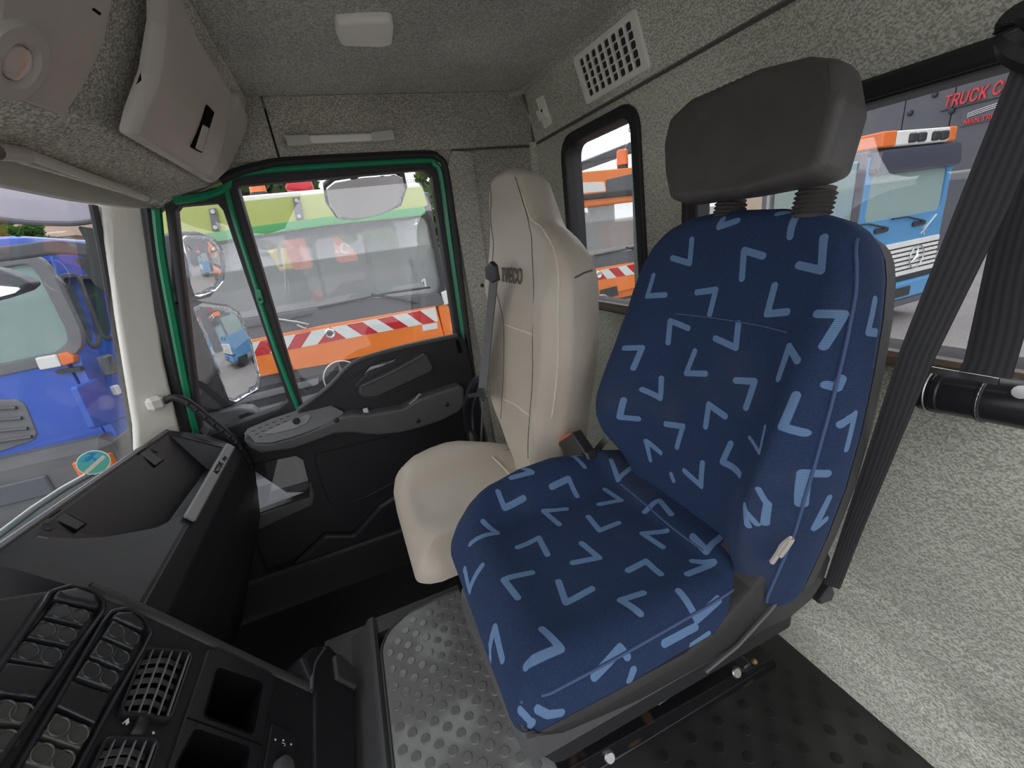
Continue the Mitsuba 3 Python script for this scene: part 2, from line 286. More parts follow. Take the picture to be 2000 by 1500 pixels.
# ---- driver seat (blue) ----------------------------------------------------
CHEV_BACK, CHEV_SEAT = [], []
CHEV_BACK.extend([[0.5899,0.5264,0.5851,0.4874],[0.5851,0.4874,0.6263,0.4956],[0.449,0.4993,0.4827,0.5075],[0.4827,0.5075,0.4753,0.4665],[0.6634,0.463,0.6641,0.4241],[0.6641,0.4241,0.6244,0.4297],[0.5573,0.4398,0.5191,0.4467],[0.5191,0.4467,0.521,0.4068],[0.5972,0.3456,0.602,0.3846],[0.602,0.3846,0.5605,0.3779],[0.5041,0.5514,0.5365,0.544],[0.5365,0.544,0.5323,0.556],[0.4426,0.5596,0.4154,0.5685],[0.4154,0.5685,0.4133,0.5247],[0.3671,0.521,0.3589,0.4812],[0.3589,0.4812,0.3915,0.4872],[0.4194,0.4591,0.4205,0.4197],[0.4205,0.4197,0.3903,0.426],[0.3463,0.4282,0.3193,0.4313],[0.3193,0.4313,0.3264,0.3908],[0.2854,0.4564,0.2846,0.4161],[0.2846,0.4161,0.2677,0.4176],[0.4636,0.3997,0.4584,0.3633],[0.4584,0.3633,0.4996,0.3705],[0.6757,0.3188,0.6396,0.3273],[0.6396,0.3273,0.6428,0.2859],[0.5356,0.3419,0.5437,0.3008],[0.5437,0.3008,0.5029,0.3103],[0.5945,0.2779,0.5859,0.2413],[0.5859,0.2413,0.619,0.2489],[0.4447,0.3146,0.413,0.3217],[0.413,0.3217,0.4153,0.2805],[0.6411,0.2218,0.6399,0.1859],[0.6399,0.1859,0.6131,0.1913],[0.474,0.2278,0.4812,0.2636],[0.4812,0.2636,0.4456,0.2558],[0.5573,0.2009,0.5178,0.211],[0.5178,0.211,0.5185,0.1721],[0.5538,0.1453,0.5918,0.1522],[0.5918,0.1522,0.5773,0.1195],[0.3602,0.2729,0.3482,0.2411,3.2],[0.3482,0.2411,0.3909,0.2434,3.2],[0.3701,0.338,0.3702,0.3818],[0.3702,0.3818,0.3487,0.3677],[0.3326,0.3259,0.3316,0.2845],[0.3316,0.2845,0.314,0.282],[0.3118,0.3449,0.3025,0.3437],[0.3025,0.3437,0.3018,0.3548],[0.2878,0.2989,0.2696,0.3137],[0.2696,0.3137,0.267,0.2674],[0.4209,0.2197,0.4246,0.188],[0.4246,0.188,0.3803,0.1902],[0.4591,0.1689,0.4534,0.1305],[0.4534,0.1305,0.4917,0.1385],[0.5207,0.1166,0.5144,0.1085],[0.2989,0.1868,0.3037,0.2297],[0.3037,0.2297,0.2856,0.2326],[0.2724,0.1983,0.2796,0.1526],[0.2796,0.1526,0.264,0.1631],[0.3293,0.1424,0.3401,0.17,3.2],[0.3401,0.17,0.3232,0.1485,3.2],[0.3294,0.1986,0.3194,0.181,3.2],[0.3194,0.181,0.3181,0.1512,3.2]])
CHEV_SEAT.extend([[0.6926,-0.2155,0.6894,-0.2604],[0.6894,-0.2604,0.7064,-0.2489],[0.71,-0.41,0.707,-0.3629],[0.707,-0.3629,0.6734,-0.3721],[0.6645,-0.4332,0.62,-0.4187],[0.62,-0.4187,0.6353,-0.4644],[0.6556,-0.2848,0.659,-0.3267],[0.659,-0.3267,0.6264,-0.3248],[0.674,-0.1796,0.6486,-0.1798],[0.6486,-0.1798,0.6535,-0.223],[0.618,-0.3848,0.573,-0.3905],[0.573,-0.3905,0.5844,-0.3484],[0.605,-0.2885,0.621,-0.2484],[0.621,-0.2484,0.573,-0.2559],[0.5641,-0.3119,0.5222,-0.3088],[0.5222,-0.3088,0.5221,-0.3483],[0.6324,-0.1317,0.5998,-0.1458],[0.5998,-0.1458,0.601,-0.0955],[0.5527,-0.1655,0.5605,-0.2085],[0.5605,-0.2085,0.5165,-0.2035],[0.5107,-0.2657,0.4686,-0.2728],[0.4686,-0.2728,0.4798,-0.2311],[0.5729,-0.0672,0.5314,-0.0594],[0.5314,-0.0594,0.5399,-0.0968],[0.4896,-0.1636,0.4894,-0.117],[0.4894,-0.117,0.4485,-0.1229],[0.4569,-0.1929,0.4176,-0.1837],[0.4176,-0.1837,0.4214,-0.2296],[0.4191,-0.0423,0.4345,-0.0772],[0.4345,-0.0772,0.3911,-0.0693],[0.3845,-0.1315,0.353,-0.1415],[0.353,-0.1415,0.3531,-0.0937],[0.3768,-0.2864,0.3825,-0.2523],[0.3825,-0.2523,0.3517,-0.2615],[0.3177,-0.2183,0.3281,-0.214],[0.3281,-0.214,0.3149,-0.1683],[0.3001,-0.221,0.2897,-0.2137],[0.3233,-0.0655,0.3051,-0.0735],[0.3036,-0.0765,0.2943,-0.0608],[0.3125,-0.0894,0.3019,-0.1006],[0.3019,-0.1006,0.2957,-0.116],[0.5645,-0.5021,0.5962,-0.4873],[0.5213,-0.4044,0.5208,-0.4375],[0.5208,-0.4375,0.4808,-0.4289],[0.4635,-0.4027,0.4789,-0.3662],[0.4789,-0.3662,0.438,-0.3733],[0.4236,-0.4215,0.3898,-0.4162],[0.3898,-0.4162,0.3991,-0.4601],[0.4244,-0.2963,0.4262,-0.3313],[0.4262,-0.3313,0.3943,-0.332],[0.3907,-0.3899,0.3711,-0.4102],[0.3711,-0.4102,0.3736,-0.3637],[0.4564,-0.4644,0.4666,-0.5076],[0.3552,-0.3308,0.318,-0.3329],[0.318,-0.3329,0.3269,-0.378],[0.3108,-0.2745,0.3107,-0.3267],[0.2889,-0.3167,0.2917,-0.3453],[0.3277,-0.4208,0.3175,-0.4184]])

def chevrons(segs, w=.0052):
    def fn(p, n, uv):
        d = mi.Float(1.0)
        for ax, ay, bx, by, *k in segs:
            ex, ey = bx - ax, by - ay; L = max(ex * ex + ey * ey, 1e-9)
            px, py = uv.x - ax, uv.y - ay
            t = dr.clip((px * ex + py * ey) / L, 0, 1)
            d = dr.minimum(d, (dr.square(px - t * ex) + dr.square(py - t * ey)) * (k[0] if k else 1))
        m = 1 - ss(w * w * .8, w * w * 1.2, d)
        rib = .86 + .14 * dr.sin((uv.y + uv.x * .15) * 2400)
        st = ss(.52, .78, fb(uv.x * 9 + 3, uv.y * 9, 1.7, 4)) * .35
        base = mx((.019, .036, .086), (.026, .046, .105), ns(uv.x * 700, uv.y * 700))
        base = mx(base, (.065, .075, .095), st)
        return mx(base, mx((.13, .22, .37), (.17, .26, .38), st), m) * rib
    return fn
mat('fabric_blue_back', chevrons(CHEV_BACK), .9, spec=.2, sheen=.5)
mat('fabric_blue_seat', chevrons(CHEV_SEAT), .9, spec=.2, sheen=.5)
mat('seam_blue', (.05, .08, .17), .8)
mat('headrest_grey', lambda p, n, uv: mx((.052, .048, .044), (.068, .064, .058), fb(p.x * 40, p.y * 40, p.z * 40)), .5, bump=(leath, .0004))
SU = N3([0, -.13, .54]); SF = (np.array([0, -.44, .48]), np.array([1., 0, 0]), SU, np.array([0, SU[2], -SU[1]]))
seat = thing('driver_seat', 'large blue fabric seat with light blue chevrons and grey headrest', 'seat')
cx = .497
lh = [(0, .11), (.05, .13), (.09, .165), (.115, .20), (.15, .238), (.2, .256), (.28, .257), (.36, .252), (.43, .240), (.48, .226), (.52, .203), (.55, .168), (.566, .12), (.573, .05)]
rh = [(0, .195), (.05, .20), (.12, .206), (.2, .209), (.28, .206), (.36, .199), (.43, .190), (.48, .18), (.515, .168), (.54, .145), (.556, .10), (.566, .05)]
bp = [(cx - w, s) for s, w in rh] + [(cx + w, s) for s, w in lh[::-1]]
def bolst(p):
    dx = np.abs(p[:, 0] - cx); s = p[:, 1]
    g = lambda a, b, x: (lambda t: t * t * (3 - 2 * t))(np.clip((x - a) / (b - a), 0, 1))
    return .05 * g(.085, .18, dx) * g(.5, .2, s) * g(-.05, .12, s) + .012 * g(.5, .62, s) * 0 - .008 * g(.2, .05, dx) + .014 * np.exp(-((s - .16) / .09) ** 2)
BACK, BUV = pillow(SF, rnd(bp, .03), .092, .0, .032, bolst, .009, uv=True, side_round=.02)
part(seat, 'backrest', BACK, 'fabric_blue_back', 'blue fabric backrest with pale chevrons', True, uv=BUV)
cen = Polygon(bp)
part(seat, 'back_shell', pillow((SF[0] - SF[3] * .092, SF[1], SF[2], -SF[3]), rnd(bp, .03).buffer(-.012), .006, .03, .02, None, .03), 'plastic_charcoal', 'grey plastic shell')
def on_back(pts, lift=.0008):
    q = np.array(pts, float); d = shapely.distance(rnd(bp, .03).exterior, shapely.points(q)); w = np.clip(d / .0512, 0, 1)
    rim = np.where(d < .032, -.032 + np.sqrt(np.maximum(.032 ** 2 - np.maximum(.032 - d, 0) ** 2, 0)), 0)
    return place(SF, q, rim + bolst(q) * w * w * (3 - 2 * w) + lift)
part(seat, 'seam', tube(on_back(spline([(0.594,0.399),(0.508,0.402),(0.433,0.402),(0.378,0.399)], 6)), .0012, 5), 'seam_blue')
part(seat, 'piping', tube(on_back(spline([(cx - .16, .52), (cx - .18, .45), (cx - .194, .3), (cx - .197, .15), (cx - .185, .02)], 10), .002), .0022, 6), 'seam_blue')
# headrest
HU = N3([0, -.035, .16]); HO = SF[0] + .575 * SF[2] + .035 * SF[3]
HF = (HO, np.array([1., 0, 0]), HU, np.array([0, HU[2], -HU[1]]))
hp = [(.366, .02), (.378, .008), (.48, .004), (.592, .005), (.624, .016), (.646, .06), (.660, .108), (.654, .146), (.61, .164), (.49, .164), (.42, .153), (.382, .136), (.363, .09)]
hr = part(seat, 'headrest', pillow(HF, rnd(hp, .014), .072, .0, .016, lambda p: -.006 * np.exp(-((p[:, 0] - .49) / .08) ** 2), .012, side_round=.012), 'headrest_grey', 'charcoal leatherette headrest', True)
part(seat, 'headrest_seam', tube(place(HF, spline([(.388, .132), (.377, .085), (.381, .025)], 6), -.002), .0012, 5), 'plastic_charcoal')
for x in (.545, .41):
    a = SF[0] + x * SF[1] + .548 * SF[2] - .03 * SF[3]; pr = [(0, 0), (.022, 0)]
    for k in range(6): pr += [(.0245, .004 + k * .0058), (.0205, .0069 + k * .0058)]
    pr += [(.022, .04), (0, .04)]
    part(seat, 'bellows', lathe(pr, a, SF[2], 24), 'rubber_grey', 'ribbed rubber bellows', 40)
mat('rubber_grey', (.06, .055, .05), .6)
# cushion
SC = frame([0, 0, .535], [1, 0, 0], [0, 1, 0])
cp = rnd([(.314, -.060), (.66, -.064), (.708, -.09), (.748, -.15), (.774, -.23), (.778, -.32), (.762, -.44), (.745, -.54), (.325, -.54), (.315, -.36), (.311, -.2)], .026)
def cbul(p):
    g = lambda a, b, x: (lambda t: t * t * (3 - 2 * t))(np.clip((x - a) / (b - a), 0, 1))
    dx = np.abs(p[:, 0] - .515); y = p[:, 1]
    return np.where(p[:, 0] > .5, .051, .012) * g(.10, .19, dx) * g(-.56, -.3, y) * g(-.04, -.15, y) + .02 * g(-.2, -.08, y) + .014 * g(-.40, -.43, y)
CUSH, CUV = pillow(SC, cp, .05, .0, .045, cbul, .009, uv=True, rings=7, side_round=.04)
part(seat, 'cushion', CUSH, 'fabric_blue_seat', 'blue fabric seat cushion with pale chevrons', True, uv=CUV)
def on_cush(pts, lift=.0008):
    q = np.array(pts, float); d = shapely.distance(cp.exterior, shapely.points(q)); w = np.clip(d / .072, 0, 1)
    rim = np.where(d < .045, -.045 + np.sqrt(np.maximum(.045 ** 2 - np.maximum(.045 - d, 0) ** 2, 0)), 0)
    return place(SC, q, rim + cbul(q) * w * w * (3 - 2 * w) + lift)
part(seat, 'cushion_seam', tube(on_cush([(.338, -.50), (.329, -.36), (.3245, -.2), (.325, -.11), (.333, -.074)], .0), .0022, 6), 'seam_blue')
part(seat, 'insert_seam', tube(spline([(0.592,-0.404,0.556),(0.517,-0.403,0.556),(0.45,-0.4,0.556),(0.385,-0.403,0.556)], 5), .0016, 5), 'seam_blue')
#X and hinge cover
pan = rnd([(.345, -.072), (.62, -.06), (.66, -.1), (.70, -.25), (.70, -.6), (.345, -.6)], .02)
part(seat, 'pan', slab(FZ(.40), pan, -.02, .038, .012), 'plastic_dark_grey', 'dark grey plastic seat pan')
tp = rnd([(-0.059,0.507),(-0.073,0.478),(-0.115,0.453),(-0.23,0.433),(-0.345,0.43),(-0.454,0.428),(-0.515,0.423),(-0.559,0.435),(-0.587,0.466),(-0.596,0.508),(-0.568,0.557),(-0.497,0.585),(-0.461,0.569),(-0.422,0.535),(-0.376,0.506),(-0.307,0.48),(-0.223,0.483),(-0.147,0.487),(-0.086,0.497)], .006)
part(seat, 'side_cover', slab(FX(.335), tp, -.05, .022, .014), 'cover_black', 'charcoal plastic side cover over the recliner')
part(seat, 'side_cover_crease', tube([(0.308,-0.335,0.434),(0.308,-0.393,0.449),(0.308,-0.45,0.482),(0.308,-0.492,0.515),(0.308,-0.526,0.537)], .003, 6), 'plastic_dark_grey')
part(seat, 'recline_lever', slab(FX(.34), rnd([(-0.6,0.404),(-0.629,0.431),(-0.643,0.399),(-0.638,0.384),(-0.609,0.391)], .003), -.03, .012, .004), 'plastic_smooth', 'black recline lever')
part(seat, 'suspension', slab(FZ(.05), rnd([(.51, -.14), (.68, -.14), (.68, -.62), (.51, -.62)], .02), 0, .34), 'void', 'black suspension base')
part(seat, 'suspension_gaiter', slab(FZ(.36), rnd([(.37, -.11), (.67, -.11), (.67, -.62), (.37, -.62)], .02), -.06, .04), 'rubber')
rail = part(seat, 'rail', slab(FX(.475), rnd([(-0.713,0.038),(-0.736,-0.015),(-0.41,0.019),(-0.185,0.034),(-0.151,0.083),(-0.596,0.061)], .002), -.035, .012, .003), 'black_metal', 'black steel seat rail with rust')
part(seat, 'rail_foot', box(.462, .56, -.69, .02, .021, .028, .002), 'black_metal')
for (u, v), r in (((1437, 1313), .012), ((1190, 1476), .012), ((1472, 1292), .006), ((1188, 1400), .009)):
    pass
for p, r in (([(0.46,-0.589,0.077)][0], .0115), ([(0.46,-0.642,0.078)][0], .006), ([(0.46,-0.259,0.053)][0], .0115)):
    part(seat, 'bolt', lathe([(0, 0), (r, 0), (r, .003), (r * .8, .006), (0, .006)], np.array(p), (-.8, 0, .5), 16), 'steel' if r > .007 else 'brass', smooth=30)
part(seat, 'pivot_pin', cyl((.44, -.60, .105), (.47, -.60, .105), .012, 16, .003), 'plastic_smooth')
mat('brass', (.35, .24, .12), .4, metal=.6)
for a in ([(1290,1375),(1345,1340)], ):
    pass
part(seat, 'edge_wear', tube([(0.462,-0.381,0.116),(0.462,-0.454,0.124)], .0015, 5), 'rust')
part(seat, 'edge_wear', tube([(0.462,-0.492,0.125),(0.462,-0.516,0.125)], .0015, 5), 'rust')
mat('rust', (.32, .20, .11), .8)
part(seat, 'wire_tie', tube(spline([(0.303,-0.44,0.583),(0.296,-0.44,0.604),(0.291,-0.44,0.621),(0.282,-0.44,0.638),(0.284,-0.44,0.628),(0.293,-0.44,0.602)], 5), .0035, 6), 'clear_wrap', 'crumpled clear wrap at the hinge')
mat('clear_wrap', (.5, .46, .4), .25)
# ---- passenger seat (beige) ------------------------------------------------
mat('vinyl', lambda p, n, uv: mx((.43, .38, .305), (.48, .43, .345), fb(p.x * 5, p.y * 5, p.z * 5)), .42, bump=(lambda p, n, uv: fb(p.x * 420, p.y * 420, p.z * 420, 2) * .25 + fb(p.x * 14, p.y * 10, p.z * 14 - p.x * 8, 2), .003, 1e-3))
mat('seam_beige', (.62, .56, .46), .5)
mat('seam_dark', (.12, .1, .085), .6)
PU = N3([0, -.12, .95]); PO = np.array([0, -.341, .26]); PF = (PO, np.array([1., 0, 0]), PU, np.array([0, PU[2], -PU[1]]))
pseat = thing('passenger_seat', 'beige leatherette seat with built in headrest next to the passenger door', 'seat')
far = [(1.134,0.952),(1.254,0.95),(1.3,0.913),(1.294,0.819),(1.302,0.729),(1.295,0.635),(1.257,0.542),(1.276,0.422),(1.265,0.301),(1.22,0.206),(1.156,0.144),(1.103,0.111)]
edge = [(1.06,0.93),(1.016,0.871),(0.967,0.815),(0.905,0.786),(0.838,0.738),(0.805,0.683),(0.795,0.62),(0.789,0.498),(0.811,0.359),(0.822,0.246)]
pp = rnd(np.vstack([spline(far, 5), [(far[-1][0] - .1, -.03), (edge[-1][0] + .05, -.03)], spline(edge[::-1], 5)]), .02)
pcx = 1.065
def pb(p):
    g = lambda a, b, x: (lambda t: t * t * (3 - 2 * t))(np.clip((x - a) / (b - a), 0, 1))
    dx = np.abs(p[:, 0] - pcx); s = p[:, 1]
    return .03 * g(.11, .19, dx) * g(.78, .6, s) + .012 * np.exp(-((s - .25) / .15) ** 2) - .02 * g(.62, .95, s)
PB = part(pseat, 'backrest', pillow(PF, pp, .105, .0, .03, pb, .012, side_round=.025), 'vinyl', 'beige leatherette backrest', True)
def on_pb(pts, lift=.001):
    q = np.array(pts, float); d = shapely.distance(pp.exterior, shapely.points(q)); w = np.clip(d / .048, 0, 1)
    rim = np.where(d < .03, -.03 + np.sqrt(np.maximum(.03 ** 2 - np.maximum(.03 - d, 0) ** 2, 0)), 0)
    return place(PF, q, rim + pb(q) * w * w * (3 - 2 * w) + lift)
for i, pts in enumerate(([(1.275,0.93),(1.27,0.817),(1.227,0.699),(1.181,0.583),(1.157,0.534),(1.153,0.432),(1.154,0.301),(1.166,0.233)],
            [(1.081,0.92),(1.035,0.865),(0.991,0.807),(0.966,0.728),(0.945,0.657),(0.923,0.584),(0.893,0.534),(0.882,0.449),(0.888,0.32),(0.894,0.226)],
            [(1.148,0.535),(1.054,0.537),(0.968,0.539),(0.899,0.539)], [(1.145,0.304),(1.058,0.318),(0.967,0.321),(0.888,0.322)],
            [(q[0] + .016, q[1]) for q in edge[1:-1]])):
    part(pseat, 'seam', tube(on_pb(spline(pts, 8), .0), .0016 if i < 2 else .0024, 5), 'seam_dark' if i < 2 else 'seam_beige')
part(pseat, 'seam', tube(np.array([place(PF, [edge[5]], -.031)[0] + [-.0005, 0, 0], place(PF, [edge[5]], -.058)[0] + [.003, 0, .01], place(PF, [edge[5]], -.085)[0] + [.015, 0, .014]]), .002, 5), 'seam_dark')
F_LET = (PF[0] + .0004 * PF[3], -PF[1], PF[2], PF[3])
lt = [(1.168,0.659),(0.994,0.668),(1.158,0.697)]
part(pseat, 'lettering', text('IVECO', lt[2][1] - lt[0][1], F_LET, (-lt[0][0], lt[0][1]), .0012, True, .9), 'seam_dark', 'embossed maker lettering')
PCF = frame([0, 0, .375], [1, 0, 0], [0, 1, 0])
fc = [(1.194,0.014),(1.27,-0.0),(1.336,-0.054),(1.365,-0.127),(1.374,-0.199),(1.353,-0.261),(1.28,-0.345)]
pcp = rnd(fc + [(1.21, -.42), (.80, -.42), (.78, -.2), (.775, -.03), (.80, .01), (fc[0][0] - .1, .016)], .03)
PCM = pillow(PCF, pcp, .05, .0, .05, lambda p: .02 * np.clip((np.abs(p[:, 0] - 1.04) - .08) / .12, 0, 1) - .012 * np.exp(-((p[:, 0] - 1.04) / .1) ** 2), .014, side_round=.03)
part(pseat, 'cushion', PCM, 'vinyl', 'beige leatherette cushion', True)
part(pseat, 'cushion_seam', tube(spline([(1.216,-0.132,0.378),(1.203,-0.224,0.378),(1.171,-0.311,0.378),(1.163,-0.38,0.378),(1.164,-0.403,0.378)], 6), .0018, 5), 'seam_dark')
part(pseat, 'cushion_seam', tube(spline([(1.153,-0.308,0.376),(1.083,-0.313,0.376),(1.014,-0.316,0.376),(0.967,-0.316,0.376)], 6), .0024, 5), 'seam_beige')
part(pseat, 'base', box(.84, 1.24, -.40, -.10, .05, .262, .01), 'void', 'black steel seat base')
part(pseat, 'frame_tube', tube([(-1.45,-0.03,2.186),(-1.255,-0.03,2.252)], .008, 10), 'plastic_smooth', 'glossy black frame tube')
mat('cover_black', (.026, .026, .026), .42)

# ---- passenger door --------------------------------------------------------
door = struct('door_1', None, None, 'closed passenger door with green frame and black trim')
part(door, 'outer_seal', tube(spline([(1.735,0.645,0.502),(1.735,0.621,0.676),(1.735,0.585,0.89),(1.735,0.549,1.086),(1.735,0.51,1.255)], 6), .011, 8), 'rubber')
part(door, 'outer_seal', tube(spline([(1.725,0.288,1.319),(1.725,0.222,1.341),(1.725,0.166,1.351),(1.725,0.094,1.36),(1.725,-0.153,1.359),(1.725,-0.391,1.354),(1.725,-0.439,1.339),(1.725,-0.459,1.3),(1.725,-0.458,1.136),(1.725,-0.443,0.796),(1.725,-0.431,0.479),(1.725,-0.432,0.199)], 6), .013, 8), 'rubber', 'black rubber door seal')
part(door, 'green_frame', tube(spline([(1.745,0.637,0.474),(1.745,0.61,0.657),(1.745,0.568,0.898),(1.745,0.528,1.115),(1.745,0.493,1.255)], 6), .017, 8), 'green_paint', 'bright green painted door frame')
part(door, 'green_frame', tube(spline([(1.738,0.434,1.272),(1.738,0.347,1.278),(1.738,0.279,1.298),(1.738,0.255,1.329),(1.738,0.179,1.34),(1.738,0.02,1.342),(1.738,-0.382,1.337),(1.738,-0.423,1.322),(1.738,-0.442,1.277),(1.738,-0.435,1.063),(1.738,-0.427,0.776),(1.738,-0.421,0.466)], 6), .012, 8), 'green_paint', 'bright green painted door frame')
QW = rnd([(0.443,1.244),(0.429,1.257),(0.322,1.257),(0.311,1.231),(0.307,0.543),(0.346,0.523),(0.602,0.486),(0.613,0.511)], .006)
MW = rnd([(0.247,1.302),(-0.381,1.308),(-0.407,1.281),(-0.389,0.654),(-0.355,0.534),(-0.07,0.492),(0.075,0.41),(0.267,0.479)], .008)
FO = Polygon([(0.464,1.268),(0.428,1.279),(0.272,1.309),(0.248,1.341),(0.021,1.342),(-0.392,1.337),(-0.433,1.32),(-0.451,1.269),(-0.453,0.77),(-0.45,0.367),(-0.428,0.023),(0.158,0.067),(0.42,0.165),(0.532,0.349),(0.631,0.416),(0.633,0.492)])
part(door, 'window_frame', slab(FX(1.75), FO.difference(QW).difference(MW), -.04, .012, .008), 'rubber', 'black window surround')
part(door, 'divider_strip', tube(spline([(1.735,0.28,1.289),(1.735,0.285,1.182),(1.735,0.287,0.978),(1.735,0.29,0.924),(1.735,0.289,0.713),(1.735,0.281,0.495)], 8), .0085, 8), 'green_paint', 'green strip on the quarter window divider')
part(door, 'divider_clip', slab(FX(1.728), rnd([(0.289,0.975),(0.275,0.966),(0.277,0.923),(0.293,0.913),(0.296,0.944)], .002), -.01, .004, .002), 'green_paint')
part(door, 'divider_screw', lathe([(0, 0), (.005, 0), (.005, .002), (0, .002)], [(1.723,0.286,0.934)][0], (-1, 0, 0), 10), 'rubber')
part(door, 'quarter_pane', slab(FX(1.765), QW.buffer(.008), -.0005, .0005), 'glass', 'fixed quarter window pane', smooth=False)
mp = part(door, 'window_pane', slab(FX(1.765), MW.buffer(.008), -.0005, .0005), 'glass', 'door window pane', smooth=False)
lp = [(-0.322,1.272),(-0.379,1.276)]
part(mp, 'etched_lettering', text('IVECO', .011, FX(1.763), (lp[0][0] - .034, lp[0][1] - .003), .0006, False, .9), 'void', 'small maker lettering printed on the glass')
# trim panel with see-through handle gap and kerb window hole
TP = rnd([(0.276,0.508),(0.228,0.531),(0.154,0.571),(0.089,0.617),(0.036,0.646),(-0.022,0.66),(-0.104,0.668),(-0.25,0.673),(-0.392,0.671),(-0.419,0.632),(-0.426,0.463),(-0.437,0.154),(-0.459,-0.136),(-0.483,-0.459),(0.029,-0.352),(0.367,-0.249),(0.607,-0.105),(0.581,0.161),(0.508,0.409),(0.33,0.463)], .008)
GAP = rnd([(0.021,0.585),(-0.015,0.615),(-0.064,0.625),(-0.143,0.624),(-0.047,0.597)], .003)
KW = rnd([(0.504,0.353),(0.473,0.342),(0.335,0.33),(0.315,0.305),(0.324,0.176),(0.342,0.151),(0.535,0.136),(0.57,0.138)], .008)
part(door, 'trim_panel', slab(FX(1.70), TP.difference(GAP).difference(KW), -.03, .008, .006), 'plastic_black', 'black plastic door trim panel')
part(door, 'top_rail', tube(spline([(1.69,0.272,0.515),(1.69,0.153,0.574),(1.69,0.07,0.632),(1.69,0.019,0.653),(1.69,-0.037,0.661),(1.69,-0.184,0.669),(1.69,-0.385,0.67)], 6), .009, 8), 'plastic_dark_grey', 'dark grey rail along the top of the trim')
part(door, 'handle_recess', pillow(FX(1.694), rnd([(0.054,0.558),(-0.008,0.601),(-0.242,0.636),(-0.276,0.615),(-0.272,0.549),(-0.253,0.519),(-0.009,0.475),(0.047,0.497)], .012), .01, .003, .003), 'plastic_smooth')
part(door, 'pull_handle', pillow(FX(1.675), rnd([(0.043,0.55),(0.026,0.563),(-0.1,0.593),(-0.229,0.632),(-0.244,0.622),(-0.258,0.566),(-0.246,0.546),(-0.011,0.494),(0.04,0.506),(0.05,0.528)], .006), .02, .012, .01), 'plastic_charcoal', 'black pull handle')
part(door, 'handle_ridge', tube(spline([(1.662,0.036,0.555),(1.662,-0.017,0.567),(1.662,-0.102,0.587),(1.662,-0.23,0.628)], 5), .006, 8), 'plastic_dark_grey')
part(door, 'lock_slot', slab(FX(1.69), rnd([(-0.375,0.654),(-0.389,0.647),(-0.392,0.595),(-0.376,0.594)], .002), -.01, .004), 'void')
AR = rnd([(0.462,0.485),(0.434,0.445),(0.387,0.43),(0.317,0.432),(0.242,0.439),(0.174,0.452),(0.128,0.464),(0.087,0.461),(0.038,0.445),(-0.101,0.433),(-0.176,0.458),(-0.343,0.47),(-0.362,0.451),(-0.352,0.377),(-0.322,0.352),(-0.239,0.332),(-0.145,0.327),(-0.064,0.33),(0.013,0.344),(0.062,0.362),(0.106,0.384),(0.169,0.399),(0.239,0.39),(0.325,0.382),(0.429,0.399),(0.454,0.424),(0.467,0.458)], .006)
arm = part(door, 'armrest', pillow(FX(1.66), AR, .04, .022, .012, None, .012, side_round=.0), 'plastic_dark_grey', 'grey door armrest and switch shelf', True)
SHF = (np.array([1.64, 0, .44]), np.array([0, 1., 0]), np.array([.678, 0, .735]), np.array([-.735, 0, .678]))
part(arm, 'shelf_top', slab(SHF, rnd([(0.469,0.05),(0.453,0.069),(0.372,0.085),(0.307,0.092),(0.227,0.102),(0.161,0.081),(0.119,0.041),(0.129,0.025),(0.175,0.012),(0.242,-0.001),(0.315,-0.009),(0.384,-0.01),(0.437,0.006)], .006), -.04, .002, .002), 'plastic_shelf', 'grey shelf surface')
mat('plastic_shelf', (.13, .13, .13), .45, bump=(fine, .0001))
part(arm, 'switch_plate', slab(SHF, rnd([(0.403,0.035),(0.36,0.047),(0.314,0.055),(0.245,0.067),(0.235,0.055),(0.253,0.032),(0.293,0.021),(0.363,0.021),(0.397,0.027)], .005), 0, .006, .002), 'plastic_mid_grey', 'light grey switch plate')
part(arm, 'mirror_knob', lathe([(0, 0), (.0125, 0), (.0125, .008), (.008, .012), (0, .012)], place(SHF, [(0.289,0.047)], .005)[0], SHF[3], 16), 'plastic_smooth', 'black mirror adjuster knob')
for q in [(0.436,0.053),(0.413,0.059),(0.389,0.064),(0.364,0.067),(0.338,0.073),(0.315,0.077),(0.426,0.038),(0.403,0.043),(0.378,0.048),(0.353,0.054),(0.328,0.059),(0.416,0.024),(0.389,0.031)]: part(arm, 'vent_slot', slab(SHF, np.array(q) + [(-.006, -.001), (.006, -.001), (.006, .001), (-.006, .001)], 0, .0026), 'void')
for q in [(1.638,0.151,0.454),(1.638,-0.148,0.364),(1.638,-0.278,0.402)]: part(arm, 'screw_cap', lathe([(0, -.002), (.0095, -.002), (.0095, .002), (.007, .005), (0, .006)], q, (-1, 0, 0), 16), 'plastic_smooth')
part(door, 'inner_pull', tube([(1.65,-0.13,0.439),(1.65,-0.158,0.454),(1.65,-0.179,0.471),(1.65,-0.182,0.466)], .006, 8), 'plastic_mid_grey', 'grey inner door opener')
part(door, 'lock_knob', box(*[c for a, b in zip([(1.672,0.04,0.449)][0], (.008, .010, .012)) for c in (a - b, a + b)], .003), 'plastic_light', 'pale lock button')
part(door, 'pocket_line', tube(spline([(1.69,-0.022,0.309),(1.69,0.22,0.315),(1.69,0.254,0.317),(1.69,0.271,0.306),(1.69,0.277,0.245),(1.69,0.274,0.108),(1.69,0.259,0.072),(1.69,0.225,0.061),(1.69,0.119,0.067),(1.69,-0.044,0.106)], 5), .0025, 6), 'plastic_smooth')
part(door, 'pocket', pillow(FX(1.68), rnd([(0.321,-0.034),(0.218,-0.078),(0.16,-0.035),(0.088,0.016),(-0.056,0.067),(-0.284,0.025),(-0.376,-0.365),(0.058,-0.476),(0.562,-0.362),(0.499,-0.14)], .012), .03, .02, .015), 'plastic_black', 'black lower door pocket', True)
